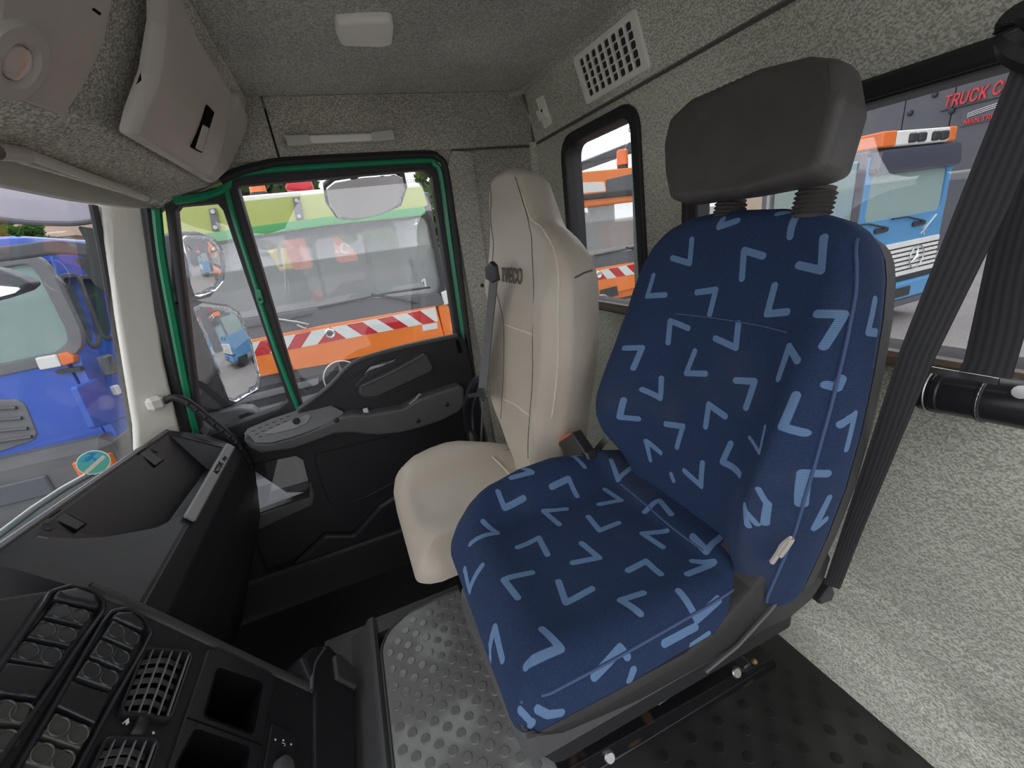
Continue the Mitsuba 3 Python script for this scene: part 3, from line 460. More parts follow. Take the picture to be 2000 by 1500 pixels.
part(door, 'kerb_frame', slab(FX(1.695), rnd([(0.645,0.119),(0.535,0.132),(0.336,0.144),(0.294,0.284),(0.299,0.321),(0.307,0.346),(0.314,0.146),(0.335,0.104),(0.553,0.07),(0.659,0.076)], .003), -.01, .012, .006), 'plastic_dark_grey', 'grey ledge under the kerb window')
part(door, 'kerb_pane', slab(FX(1.725), KW.buffer(.02), -.0005, .0005), 'glass', 'low kerb window in the door', smooth=False)
# ---- windscreen, pillar ----------------------------------------------------
WS = lambda z: .60 + (1.26 - z) * .215
ww = struct('window_3', None, None, 'curved windscreen in front of the dashboard')
part(ww, 'pane', Trimesh([(-.30, WS(1.45) + .12, 1.45), (1.2, WS(1.45) + .12, 1.45), (1.72, WS(1.45) + .0, 1.45), (-.30, WS(.42) + .12, .42), (1.2, WS(.42) + .12, .42), (1.72, WS(.42) + .0, .42)], [(0, 3, 1), (1, 3, 4), (1, 4, 2), (2, 4, 5)], process=False), 'glass', 'windscreen glass', smooth=False)
part(ww, 'gasket', tube(spline([(1.71,0.63,1.276),(1.71,0.644,1.206),(1.71,0.665,1.104),(1.71,0.707,0.918),(1.71,0.741,0.77),(1.71,0.776,0.611),(1.71,0.798,0.5),(1.71,0.829,0.439)], 6), .011, 8), 'rubber', 'black windscreen rubber')
pil = struct('trim_1', None, None, 'cream plastic windscreen pillar trim')
PLF = frame([1.70, .66, 0], [.6, -.8, 0], [0, 0, 1])
pilp = rnd([(0.045,1.283),(0.16,1.282),(0.119,1.121),(0.042,0.793),(0.02,0.651),(-0.0,0.521),(-0.097,0.472),(-0.138,0.496),(-0.102,0.61),(-0.051,0.84),(-0.007,1.042),(0.019,1.177)], .006)
part(pil, 'cover', pillow(PLF, pilp, .02, .012, .012, None, .012), 'plastic_pillar', 'cream plastic cover', True)
part(pil, 'clip_cover', lathe([(0, 0), (.008, 0), (.008, .0015), (0, .002)], [(1.675,0.574,1.235)][0], (-.8, -.6, 0), 16), 'plastic_pillar')
HB = [(1.655,0.671,0.662)][0]
part(pil, 'handle_mount', hullbox(HB, np.array([[.6, -.8, 0], [0, 0, 1], [-.8, -.6, 0]]), [.045, .045, .04], .01), 'plastic_pillar', 'cream handle mount')
hp3 = spline([(1.668,0.655,0.659),(1.668,0.62,0.666),(1.668,0.59,0.641),(1.668,0.558,0.58),(1.668,0.527,0.518),(1.668,0.499,0.46),(1.668,0.488,0.401),(1.668,0.488,0.331),(1.668,0.499,0.267)], 6)
gh = thing('grab_handle', 'curved black ribbed grab handle on the cream pillar beside the door', 'grab handle')
part(gh, 'bar', tube(hp3, np.concatenate([np.linspace(.012, .0135, 12), np.full(len(hp3) - 24, .0135), np.linspace(.0135, .011, 12)]), 12), 'plastic_black', 'black plastic bar', True)
for q in hp3[12:-3:3]: part(gh, 'rib', lathe([(0, -.0075), (.005, -.005), (.0075, 0), (.005, .005), (0, .0075)], q + np.array([-.0115, -.004, -.003]), (0, .3, .8), 10), 'plastic_black', smooth=True)
part(pil, 'pillar_seal', slab(FX(1.733), rnd([(0.524,1.274),(0.497,1.275),(0.539,1.117),(0.576,0.924),(0.622,0.663),(0.653,0.484),(0.709,0.481),(0.647,0.74),(0.565,1.089)], .004), -.03, .004, .003), 'rubber', 'black pillar seal')
# ---- header: handle, grille, hook, lamp ------------------------------------
mat('lamp_white', (.85, .84, .76), .45)
h2 = thing('ceiling_handle', 'pale grey fold down handle on the fabric above the passenger door', 'grab handle')
HA = [(1.7,0.061,1.413),(1.7,-0.011,1.414),(1.7,-0.21,1.412),(1.7,-0.285,1.415)]
HA = [np.array(q) for q in HA]
part(h2, 'bar', sweep([HA[1], HA[2]], rrect(.02, .024, .005), up=(0, 0, 1)), 'lamp_white', 'pale grey bar')
for a, b in ((HA[0], HA[1]), (HA[2], HA[3])): part(h2, 'end_block', sweep([a, b], rrect(.028, .032, .006), up=(0, 0, 1)), 'plastic_light')
gr = thing('vent_grille', 'pale plastic grille with rows of square holes high on the rear wall', 'grille')
GP = [(1.326,0.158),(1.026,0.152),(1.012,0.019),(1.31,0.022)]
GP = [(1.318, .155), (1.024, .152), (1.014, .022), (1.308, .024)]
hol = []
for i in range(8):
    for j in range(5):
        a, b = (i + .5) / 8, (j + .5) / 5; top = np.array(GP[0]) * (1 - a) + np.array(GP[1]) * a; bot = np.array(GP[3]) * (1 - a) + np.array(GP[2]) * a
        ins = lambda t: .07 + .86 * t
        top, bot = [np.array(GP[k0]) * (1 - ins(a)) + np.array(GP[k1]) * ins(a) for k0, k1 in ((0, 1), (3, 2))]
        c = top * (1 - (.11 + .78 * b)) + bot * (.11 + .78 * b); hol.append(Polygon(c + rrect(.0235, .0165, .004, 2)))
plate = rnd(GP, .008)
part(gr, 'plate', slab((FT[0] + .006 * FT[3], FT[1], FT[2], FT[3]), plate.difference(shapely.union_all(hol)), -.004, .008, .003), 'lamp_white', 'pale perforated plate')
part(gr, 'backing', slab((FT[0] + .006 * FT[3], FT[1], FT[2], FT[3]), plate.buffer(-.01), -.01, .0008), 'cavity')
ck = thing('coat_hook', 'small pale plastic coat hook near the rear corner of the ceiling', 'hook')
CK = (FT[0] + .006 * FT[3], FT[1], FT[2], FT[3])
part(ck, 'plate', slab(CK, rnd([(1.603,0.13),(1.551,0.126),(1.546,0.033),(1.608,0.028)], .004), 0, .006, .002), 'lamp_white')
part(ck, 'hook', slab(CK, rnd([(1.618,0.096),(1.561,0.091),(1.554,0.056),(1.611,0.059)], .005), 0, .016, .005), 'lamp_white')
part(ck, 'screw', lathe([(0, 0), (.004, 0), (.004, .002), (0, .002)], place(CK, [(1.566,0.084)], .016)[0], FT[3], 10), 'void')
rl = thing('roof_lamp', 'white rounded rectangular lamp cover on the grey ceiling', 'lamp')
RLP = rnd([(1.185,-0.122),(1.173,-0.172),(1.165,-0.243),(1.202,-0.252),(1.287,-0.258),(1.303,-0.23),(1.298,-0.133),(1.246,-0.123)], .012)
part(rl, 'cover', pillow(FZ(1.54, -1), RLP, .001, .018, .01, None, .012), 'lamp_white', 'white plastic cover', True)
# ---- overhead shelf --------------------------------------------------------
OS = thing('overhead_console', 'grey fabric and plastic overhead shelf with a locker above the windscreen', 'overhead shelf')
prof = rnd([(.13, 1.538), (.155, 1.50), (.24, 1.40), (.298, 1.325), (.318, 1.298), (.45, 1.272), (.54, 1.29), (.60, 1.36), (.62, 1.538)], .012)
FXs = (np.array([0, 0, 0.]), np.array([0, 1., 0]), np.array([0, 0, 1.]), np.array([1., 0, 0]))
part(OS, 'shell', slab(FXs, prof, -.34, 1.69, .004), 'fabric_header', 'grey fabric shell')
LFn = np.array([0, -.79, -.61]); LFo = np.array([0, .31, 1.30]); LF = (LFo, np.array([1., 0, 0]), np.array([0, -.61, .79]), LFn)
LF2 = (np.array([0, .2705, 1.2695]), LF[1], LF[2], LFn)
LKP = rnd([(1.004,0.001),(0.993,0.039),(0.987,0.107),(0.953,0.177),(0.887,0.242),(0.921,0.264),(0.978,0.248),(1.084,0.233),(1.365,0.23),(1.432,0.176),(1.474,0.099),(1.496,0.002)], .012)
lk = part(OS, 'locker_door', pillow(LF2, LKP, .030, -.010, .016, lambda p: .010 * np.exp(-((p[:, 1] - .1) / .1) ** 2), .02), 'plastic_grey', 'smooth grey locker door', True)
LF3 = (LF2[0] - LFn * .006, LF[1], LF[2], LFn)
part(lk, 'latch_recess', slab(LF3, rnd([(1.218,0.146),(1.267,0.147),(1.298,0.053),(1.233,0.049)], .003), -.02, .010, .002), 'void')
part(lk, 'latch', slab(LF3, rnd([(1.228,0.106),(1.267,0.11),(1.287,0.055),(1.243,0.053)], .003), -.02, .0125, .002), 'plastic_grey', 'grey latch flap')
part(OS, 'end_cap', pillow((LFo + LFn * .008, LF[1], LF[2], LFn), rnd([(1.50, .02), (1.49, .26), (1.57, .25), (1.66, .24), (1.69, .20), (1.692, .12), (1.68, .06), (1.60, .0)], .02), .05, .02, .02, None, .02), 'plastic_grey', 'rounded grey end cap', True)
LPn = N3([0, -.74, -.67]); PLo = np.array([0, .30, 1.325]); LPU = np.array([0, -.67, .74])
LPF = (PLo, np.array([1., 0, 0]), LPU, LPn)
LPP = rnd([(0.768,-0.063),(0.797,-0.055),(0.901,-0.046),(0.908,0.016),(0.9,0.079),(0.878,0.125),(0.854,0.157),(0.699,0.05)], .006)
LPP = LPP.intersection(shapely.box(-9, -9, 9, .255))
pn = part(OS, 'lamp_panel', slab(LPF, LPP, -.03, .014, .008), 'plastic_grey', 'smooth grey panel with reading lamp')
lc = [(0.764,-0.013),(0.788,-0.009)]
part(pn, 'lamp_ring', lathe([(.022, 0), (.05, 0), (.046, .008), (.03, .01), (.022, .004)], place(LPF, [lc[0]], .013)[0], LPn, 28), 'plastic_grey')
part(pn, 'lamp_lens', lathe([(0, 0), (.023, 0), (.02, .008), (0, .013)], place(LPF, [lc[0]], .012)[0], LPn, 24), 'lens', 'clear reading lamp lens')
mat('lens', (.6, .5, .42), .08, clearcoat=1.0)
part(pn, 'slot', slab(LPF, rnd([(0.838,0.1),(0.842,0.104),(0.858,0.106),(0.856,0.102)], .001), 0, .0152), 'void')
vi = thing('roller_blind', 'pale grey roller sun blind hanging below the overhead shelf', 'sun blind')
VPN = rnd([(1.028,1.289),(1.094,1.285),(1.27,1.275),(2.017,1.292),(2.001,1.283),(1.599,1.244),(1.289,1.229),(1.05,1.227),(0.984,1.228)], .003)
VPN = VPN.intersection(shapely.box(-9, 0, 9, 1.275))
part(vi, 'panel', slab(FY(.50, -1), VPN, -.012, .004, .002), 'plastic_light', 'pale grey blind panel')
RB = [np.array(q) for q in [(1.033,0.44,1.268),(1.527,0.44,1.255)]]
part(vi, 'rod', tube(RB, .010, 12), 'plastic_light')
part(vi, 'rod_end', tube([RB[1] + (RB[1] - RB[0]) * t for t in (-.02, .03)], .0115, 12), 'plastic_grey')
part(vi, 'clamp', tube([(0.942,0.436,1.254),(0.981,0.436,1.259),(1.018,0.436,1.263)], .013, 12), 'plastic_grey')
# ---- seat belts ------------------------------------------------------------
mat('webbing', lambda p, n, uv: mx((.035, .035, .037), (.055, .055, .057), .5 + .5 * dr.sin(uv.x * 5.5 * 6.283)), .7, spec=.3)
def belt(L, R, th=.0015):
    L, R = np.array(L, float), np.array(R, float); n = N3(np.cross(R[0] - L[0], L[-1] - L[0])); k = len(L)
    V = np.vstack([L + n * th, R + n * th, L - n * th, R - n * th]); i = np.arange(k - 1)
    f = np.vstack([np.c_[a + i, b + i, b + i + 1] for a, b in ((0, k), (k, 3 * k), (3 * k, 2 * k), (2 * k, 0))] + [np.c_[a + i, b + i + 1, a + i + 1] for a, b in ((0, k), (k, 3 * k), (3 * k, 2 * k), (2 * k, 0))])
    uv = np.zeros((4 * k, 2)); uv[k:2 * k, 0] = uv[3 * k:, 0] = 1
    m = Trimesh(V, f, process=False); return m, uv
db = thing('driver_seat_belt', 'black driver seat belt with black retractor drum in front of the rear window', 'seat belt')
m, uv = belt([(0.253,-0.63,1.14)] + [(0.269,-0.62,1.008)] + [(0.289,-0.61,0.846)] + [(0.314,-0.6,0.546)] + [(0.319,-0.59,0.456)], [(0.223,-0.63,1.079)] + [(0.229,-0.62,1.004)] + [(0.255,-0.61,0.844)] + [(0.288,-0.6,0.572)] + [(0.297,-0.59,0.465)])
part(db, 'webbing', m, 'webbing', 'diagonal black webbing', True, uv=uv)
m, uv = belt([(0.262,-0.7,1.051),(0.267,-0.7,0.952),(0.265,-0.7,0.871),(0.264,-0.7,0.82),(0.266,-0.7,0.802)], [(0.227,-0.7,1.001),(0.227,-0.7,0.945),(0.22,-0.7,0.855),(0.22,-0.7,0.818),(0.22,-0.7,0.804)])
part(db, 'webbing', m, 'webbing', 'webbing running up from the retractor', True, uv=uv)
part(db, 'guide_loop', tube(spline([(0.262,-0.63,1.157),(0.259,-0.63,1.166),(0.245,-0.63,1.162),(0.231,-0.63,1.138),(0.234,-0.63,1.124),(0.253,-0.63,1.138)], 6, True), .012, 8, True), 'rubber', 'black guide loop')
R0, R1 = np.array([(0.315,-0.735,0.755)][0]), np.array([(0.19,-0.735,0.765)][0]); RD = N3(R1 - R0)
RL = np.linalg.norm(R1 - R0); rr = .030
part(db, 'retractor', lathe([(0, .0), (rr * .8, 0), (rr, .006), (rr, .02), (rr * 1.04, .022), (rr * 1.04, .028), (rr, .030), (rr, RL * .53), (rr * 1.07, RL * .54), (rr * 1.07, RL * .57), (rr, RL * .58), (rr, RL), (0, RL)], R0, RD, 32), 'plastic_smooth', 'black retractor drum', 20)
part(db, 'retractor_strap', sweep([(0.297,-0.702,0.796),(0.23,-0.702,0.797)], rrect(.0095, .003, .001), up=(0, 1, 0)), 'chrome', 'clear-coated metal strap')
part(db, 'retractor_bracket', box(.20, .31, -.85, -.74, .752, .766, .002), 'steel')
for t in (.13, .56): part(db, 'retractor_ring', lathe([(rr * 1.05, -.0012), (rr * 1.08, 0), (rr * 1.05, .0012)], R0 + RD * RL * t, RD, 28), 'steel')
part(db, 'retractor_bolt', lathe([(0, 0), (.008, 0), (.008, .003), (0, .004)], [(0.209,-0.7,0.791)][0], (-.2, 1, .1), 12), 'steel')
pbt = thing('passenger_seat_belt', 'grey passenger seat belt hanging along the door side of the beige seat', 'seat belt')
m, uv = belt([(1.112,-0.37,0.931),(1.197,-0.37,0.813)]+[(1.229,-0.345,0.682)]+[(1.238,-0.318,0.573)], [(1.049,-0.37,0.934),(1.128,-0.37,0.822)]+[(1.146,-0.345,0.701)]+[(1.135,-0.318,0.605)])
part(pbt, 'webbing', m, 'webbing_grey', 'grey webbing', True, uv=uv)
mat('webbing_grey', (.11, .11, .11), .7)
part(pbt, 'guide', pillow(FY(-.37), rnd([(1.128,0.962),(1.078,0.978),(1.05,0.968),(1.047,0.93),(1.086,0.922),(1.134,0.93)], .004), .006, .006, .004), 'plastic_black', 'black belt guide', True)
part(pbt, 'tongue', slab(FY(-.315), rnd([(1.386,0.518),(1.241,0.571),(1.212,0.596),(1.158,0.611),(1.133,0.59),(1.168,0.568),(1.23,0.56),(1.371,0.509)], .0015), -.002, .002), 'chrome', 'metal belt tongue')
part(pbt, 'lower_webbing', tube([(1.237,-0.33,0.539),(1.281,-0.33,0.471),(1.358,-0.33,0.338)], .004, 6), 'webbing_grey')
sg = thing('armrest_grip', 'black ribbed grip standing between the beige seat and the door', 'armrest')
gp = spline([(1.25,-0.345,0.608),(1.351,-0.345,0.566),(1.473,-0.345,0.472),(1.557,-0.345,0.388),(1.589,-0.345,0.293),(1.565,-0.345,0.228)], 6)
part(sg, 'pad', tube(gp, np.r_[np.linspace(.012, .022, 10), np.full(len(gp) - 10, .022)], 14), 'plastic_smooth', 'black padded grip', True)
for q in gp[10::3]: part(sg, 'rib', lathe([(0, -.008), (.006, -.005), (.008, 0), (.006, .005), (0, .008)], q + np.array([.016, .012, 0]), (0, 0, 1), 10), 'plastic_smooth', smooth=True)
part(sg, 'bracket', box(1.38, 1.58, -.38, -.33, .14, .24, .01), 'black_metal')
bk = thing('belt_buckle', 'black belt buckle with an orange release button beside the beige backrest', 'belt buckle')
BF = (np.array([0, -.40, 0.]), np.array([1., 0, 0]), np.array([0, 0, 1.]), np.array([0, 1., 0]))
part(bk, 'body', pillow(BF, rnd([(0.827,0.547),(0.749,0.608),(0.694,0.581),(0.684,0.563),(0.795,0.508),(0.806,0.531)], .004), .012, .012, .006), 'plastic_smooth', 'black buckle body', True)
part(bk, 'button', slab(BF, rnd([(0.832,0.551),(0.761,0.601),(0.757,0.596),(0.824,0.547)], .001), -.008, .009, .002), 'orange_plastic', 'orange release button')
mat('orange_plastic', (.62, .10, .035), .4)
bs = thing('buckle_strap', 'grey strap rising behind the blue cushion beside the beige seat', 'belt strap')
m, uv = belt([(0.8,-0.46,0.5),(0.765,-0.46,0.544),(0.73,-0.46,0.584),(0.694,-0.46,0.612)], [(0.761,-0.46,0.519),(0.736,-0.46,0.555),(0.709,-0.46,0.585),(0.683,-0.46,0.608)])
part(bs, 'webbing', m, 'webbing_strap', None, True, uv=uv); mat('webbing_strap', (.16, .17, .16), .8)
part(bs, 'stud', lathe([(0, 0), (.006, 0), (.004, .004), (0, .005)], [(0.655,-0.45,0.601)][0], (-.5, .8, .3), 12), 'steel')
rt = one('red_tab', slab(FX(1.38), rnd([(-0.102,0.332),(-0.123,0.34),(-0.142,0.344),(-0.136,0.332),(-0.113,0.327)], .001), -.004, .004), 'red_plastic', 'small red tab peeping out behind the beige cushion by the door', 'tab')
mat('red_plastic', (.5, .05, .05), .5)
mat('cavity', (.035, .035, .035), .9)

# ---- dashboard -------------------------------------------------------------
dash = thing('dashboard', 'black dashboard with a deep storage tray under the windscreen', 'dashboard')
dprof = rnd([(.665, .575), (.62, .553), (.50, .468), (.478, .42), (.472, .34), (.475, .28), (.50, .16), (.60, -.06), (.70, -.28), (.80, -.28), (.76, .40), (.685, .568)], .012)
body = slab(FXs, dprof, .852, 1.63, .006)
TD = N3([0, -.15, -.107])
top = lambda x, t, h=0: np.array([x, .65, .568]) + TD * t + np.array([0, -.58, .81]) * h
OPN = [(1.585, .012), (1.585, .165), (1.16, .168), (1.08, .14), (1.0, .085), (.955, .04), (.945, .012)]
pts = [top(x, t) + (np.array([0, .02, .033]) if t < .06 else np.array([0, -.002, .03])) for x, t in OPN] + [top(x, t) for x, t in OPN] + [np.array(q) for q in ((1.575, .612, .515), (1.56, .575, .425), (1.56, .53, .395), (1.18, .53, .395), (1.12, .575, .425), (1.0, .612, .52))]
bin_ = trimesh.convex.convex_hull(np.array(pts))
body = trimesh.boolean.difference([body, bin_], engine='manifold')
def warp(m):
    v = np.array(m.vertices); v[:, 2] += .075 * np.clip((1.6 - v[:, 0]) / .75, 0, 1.1) * np.clip((v[:, 1] - .5) / .15, 0, 1); m.vertices = v; return m
body = warp(body.subdivide_to_size(.06)) if hasattr(body, 'subdivide_to_size') else warp(body)
part(dash, 'tray_body', body, 'plastic_black', 'black moulded tray', 25)
part(dash, 'tray_rim', warp(tube(spline([top(x, t, .0) for x, t in OPN[1:]] , 5), .004, 8)), 'rim_gloss', 'glossy tray rim with sky highlight in its colour', True)
part(dash, 'back_rim', warp(tube([(.852, .662, .572), (1.2, .662, .571), (1.62, .66, .569)], .009, 10)), 'rim_gloss', 'rear rim with sky highlight in its colour', True)
part(dash, 'end_wall', pillow(FX(1.615, -1), rnd([(0.666,0.557),(0.619,0.55),(0.567,0.522),(0.518,0.479),(0.486,0.427),(0.472,0.354),(0.478,0.27),(0.506,0.177),(0.552,0.101),(0.582,0.115),(0.517,0.273),(0.523,0.439),(0.552,0.473)], .008), .02, .02, .012, None, .012), 'plastic_black', None, True)
BK = frame(top(0, 0.02), [1, 0, 0], N3(np.array([0, .585, .452]) - top(0, .012)))
BK = (np.array([1.6, .645, .562]), np.array([1., 0, -.094]), np.array([0, .52, .854]), N3(-np.cross([1., 0, -.094], [0, .52, .854]) * -1))
if BK[3][1] > 0: BK = (*BK[:3], -BK[3])
for px in ([(-0.591,0.011),(-0.557,0.011),(-0.559,-0.042),(-0.589,-0.04)], [(-0.209,0.011),(-0.16,0.009),(-0.165,-0.046),(-0.219,-0.044)]):
    part(dash, 'cover_plate', slab(BK, Polygon(px).buffer(-.002), -.004, .0016, .0008), 'plastic_black', 'small rectangular cover'); part(dash, 'plate_gap', slab(BK, Polygon(px).buffer(.001), -.004, .0006), 'void')
for q in ([(-0.618,0.001)], [(-0.144,-0.007)]):
    part(dash, 'screw_cap', lathe([(0, 0), (.011, 0), (.009, .002), (.005, .001), (0, .001)], place(BK, q, 0.001)[0], BK[3], 18), 'rubber')
bar = part(dash, 'badge_bar', hullbox([1.366, .496, .474], np.array([[1, 0, 0], [0, .6, .8], [0, -.8, .6]]), [.455, .03, .012], .004), 'plastic_mid_grey', 'grey satin badge bar')
BB = (np.array([0, .496, .474]) + np.array([0, -.8, .6]) * .0062, np.array([1., 0, 0]), np.array([0, .6, .8]), np.array([0, -.8, .6]))
part(bar, 'lettering', text('ACTIVE', .014, BB, (1.375, -.006), .0008, True, 1.05), 'void', 'dark lettering')
part(bar, 'lettering', text('day', .012, BB, (1.466, -.006), .0008, False, 1.1, slant=.15), 'void')
# ---- centre console --------------------------------------------------------
CD = np.array([0, -.5, -.866]); CN = np.array([0, -.866, .5]); CO = np.array([0, .42, .37]); CF = (CO, np.array([1., 0, 0]), CD, CN); CT = (CO, np.array([1., 0, 0]), -CD, CN)
con = thing('centre_console', 'black centre console with switches, air vents and empty slots', 'centre console')
CUB = [rnd([(0.772,0.041),(0.781,0.143),(0.676,0.142),(0.676,0.041)], .008), rnd([(0.653,0.034),(0.653,0.14),(0.58,0.139),(0.588,0.019)], .008)]
VEN = [rnd([(0.752,-0.091),(0.781,-0.014),(0.657,-0.012),(0.642,-0.084)], .008), rnd([(0.601,-0.085),(0.62,-0.016),(0.533,-0.014),(0.524,-0.084)], .008)]
CP = rnd([(0.711,-0.34),(0.77,-0.284),(0.831,-0.223),(0.834,-0.11),(0.834,0.056),(0.834,0.289),(0.802,0.309),(0.722,0.299),(0.546,0.279),(0.463,-0.243)], .012)
hole = shapely.union_all(CUB + VEN)
part(con, 'body', slab(CF, CP.difference(hole), -.16, -.004, .008), 'plastic_black', 'black console body')
part(con, 'back_panel', slab(CF, CP.buffer(-.01), -.17, -.1), 'void')
part(con, 'ridge', tube(place(CF, spline([(0.825,-0.22),(0.829,-0.108),(0.827,0.058),(0.826,0.287)], 4), -.012), .014, 12), 'plastic_charcoal', 'rounded grey edge', True)
part(con, 'brow', slab((CO + CN * -.06, CF[1], N3([0, .75, .12]), N3([0, -.12, .75])), rnd([(.30, .0), (.843, .0), (.843, .26), (.30, .26)], .02), -.05, .17 * 0 + .012, .01), 'plastic_mid_grey', 'top of the console with windscreen reflection in its grey')  # lighter grey stands in for the windscreen reflected on this top
# slot surround
SUR = rnd([(0.801,0.013),(0.814,0.032),(0.812,0.161),(0.8,0.174),(0.724,0.163),(0.68,0.163),(0.566,0.154),(0.538,0.011),(0.668,0.011)], .008)
part(con, 'slot_frame', slab(CF, SUR.difference(hole), -.01, .003, .002), 'plastic_smooth', 'frame around two empty slots')
for c in CUB: part(con, 'slot', slab(CF, c.buffer(.001).difference(c.buffer(-.0025)), -.1, .004, .001), 'void', 'empty dark slot')
part(con, 'slot_divider', tube(place(CF, [(0.665,0.014),(0.665,0.089),(0.664,0.162)], .003), .0015, 6), 'void')
# switch banks
def rib(pts, h, r): return tube(place(CF, pts, h), r, 8)
bankA = rnd([(0.754,-0.257),(0.774,-0.26),(0.796,-0.245),(0.805,-0.217),(0.796,-0.192),(0.778,-0.184),(0.729,-0.186),(0.657,-0.186),(0.587,-0.187),(0.508,-0.189),(0.496,-0.245),(0.604,-0.244)], .008)
bankB = rnd([(0.76,-0.172),(0.784,-0.17),(0.801,-0.153),(0.799,-0.123),(0.779,-0.099),(0.741,-0.099),(0.651,-0.104),(0.566,-0.106),(0.514,-0.108),(0.503,-0.162),(0.581,-0.165)], .008)
for bkp in (bankA, bankB): part(con, 'switch_frame', slab(CF, bkp.buffer(.006).difference(bkp.buffer(-.002)), -.01, .010, .004), 'plastic_smooth', 'raised frame around the switches')
part(con, 'bank_cap', pillow(CF, rnd([(0.762,-0.256),(0.779,-0.257),(0.799,-0.239),(0.802,-0.207),(0.78,-0.187)], .005), .004, .012, .008), 'plastic_smooth', None, True)
part(con, 'bank_cap', pillow(CF, rnd([(0.773,-0.169),(0.789,-0.164),(0.801,-0.144),(0.792,-0.118),(0.774,-0.106)], .005), .004, .012, .008), 'plastic_smooth', None, True)
SW = [
 [(0.764,-0.249),(0.775,-0.191),(0.743,-0.192),(0.731,-0.249)], [(0.728,-0.249),(0.738,-0.191),(0.704,-0.192),(0.692,-0.25)], [(0.689,-0.25),(0.699,-0.192),(0.667,-0.192),(0.655,-0.252)],
 [(0.61,-0.226),(0.614,-0.19),(0.586,-0.183),(0.578,-0.226)], [(0.575,-0.226),(0.582,-0.182),(0.552,-0.182),(0.542,-0.228)],
 [(0.773,-0.164),(0.768,-0.108),(0.734,-0.109),(0.735,-0.165)], [(0.733,-0.165),(0.73,-0.108),(0.695,-0.108),(0.697,-0.166)], [(0.695,-0.166),(0.69,-0.108),(0.661,-0.111),(0.661,-0.167)],
 [(0.611,-0.165),(0.606,-0.11),(0.574,-0.111),(0.577,-0.165)], [(0.574,-0.165),(0.57,-0.111),(0.544,-0.112),(0.545,-0.166)]]
mat('switch', (.03, .032, .034), .32); mat('switch_lit', (.06, .06, .055), .35)  # some lower switches take a lighter base colour
for i, q in enumerate(SW):
    q = np.array(q); m = 'switch' if i not in (3, 4, 8, 9) else 'switch_lit'
    b = part(con, 'switch', pillow(CF, rnd(Polygon(q).buffer(-.0012), .003), .01, .006 if i < 5 else .009, .004, None, .006), m, 'black double rocker switch', True)
    for t in (.27, .74):
        c = (q[0] + q[3]) / 2 * (1 - t) + (q[1] + q[2]) / 2 * t; r = .0125
        part(b, 'dimple', lathe([(r * .86, .0), (r * .92, .0014), (r, .0016), (r * 1.06, 0)], place(CF, [c], .0058 if i < 5 else .0088)[0], CN, 22), m, smooth=True)
for p in ([(0.651,-0.251),(0.665,-0.191),(0.619,-0.19),(0.607,-0.249)], [(0.658,-0.171),(0.658,-0.11),(0.61,-0.109),(0.617,-0.168)]):
    part(con, 'blank_cover', pillow(CF, rnd(Polygon(p).buffer(-.001), .003), .01, .008, .004, None, .008), 'plastic_smooth', 'plain blanking cover', True)
# vents
for k, V in enumerate(VEN):
    q = np.array([[(0.752,-0.091),(0.781,-0.014),(0.657,-0.012),(0.642,-0.084)], [(0.601,-0.085),(0.62,-0.016),(0.533,-0.014),(0.524,-0.084)]][k])
    vt = part(con, 'air_vent', slab(CF, V.buffer(.005).difference(V.buffer(-.001)), -.05, .004, .002), 'plastic_smooth', 'air vent with thin fins')
    part(vt, 'throat', slab(CF, V, -.06, -.05), 'void')
    for t in np.linspace(.1, .92, 6):
        a, b = q[0] * (1 - t) + q[3] * t, q[1] * (1 - t) + q[2] * t
        P0, P1 = place(CF, [a], -.02)[0], place(CF, [b], -.02)[0]
        part(vt, 'louvre', sweep(spline([P0, (P0 + P1) / 2 + CN * .012, P1], 5), rrect(.009, .003, .001), up=CN), 'plastic_dark_grey')
    for t in np.linspace(.14, .95, 5):
        a, b = q[0] * (1 - t) + q[1] * t, q[3] * (1 - t) + q[2] * t
        part(vt, 'fin', sweep(place(CF, [a, b], .0), rrect(.0016, .006, .0006), up=CN), 'plastic_mid_grey')
tw = part(con, 'thumbwheel', lathe([(0, -.008), (.016, -.008), (.0175, -.004), (.0175, .004), (.016, .008), (0, .008)], place(CF, [(0.633,-0.05)], -.009)[0], (.0, .5, .866), 24), 'rubber', 'small ribbed thumbwheel')
part(con, 'wheel_mark', text('>', .009, CT, (lambda q: (q[0] - .003, -q[1] - .004))([(0.63,-0.072)][0]), .0045), 'white', 'white airflow mark')
part(con, 'wheel_mark', lathe([(0, 0), (.0024, 0), (0, .001)], place(CF, [(0.633,-0.025)], -.0035)[0], CN, 10), 'white')
part(con, 'rotary_plate', slab(CF, rnd([(0.71,0.177),(0.709,0.233),(0.583,0.241),(0.569,0.172)], .004), -.01, .003, .002), 'plastic_smooth', 'glossy control plate')
for px, s in (([(0.682,0.19)], .0022), ([(0.684,0.226)], .0022)):
    part(con, 'plate_mark', lathe([(0, 0), (s, 0), (0, .001)], place(CF, px, .003)[0], CN, 10), 'white')
part(con, 'plate_mark', text('J*', .008, CT, (lambda q: (q[0] - .004, -q[1] - .004))([(0.68,0.209)][0]), .0035, False), 'white', 'pale heater symbol')
part(con, 'rotary_knob', lathe([(0, 0), (.019, 0), (.017, .012), (.013, .014), (0, .015)], place(CF, [(0.635,0.211)], .003)[0], CN, 28), 'plastic_dark_grey', 'rotary knob')
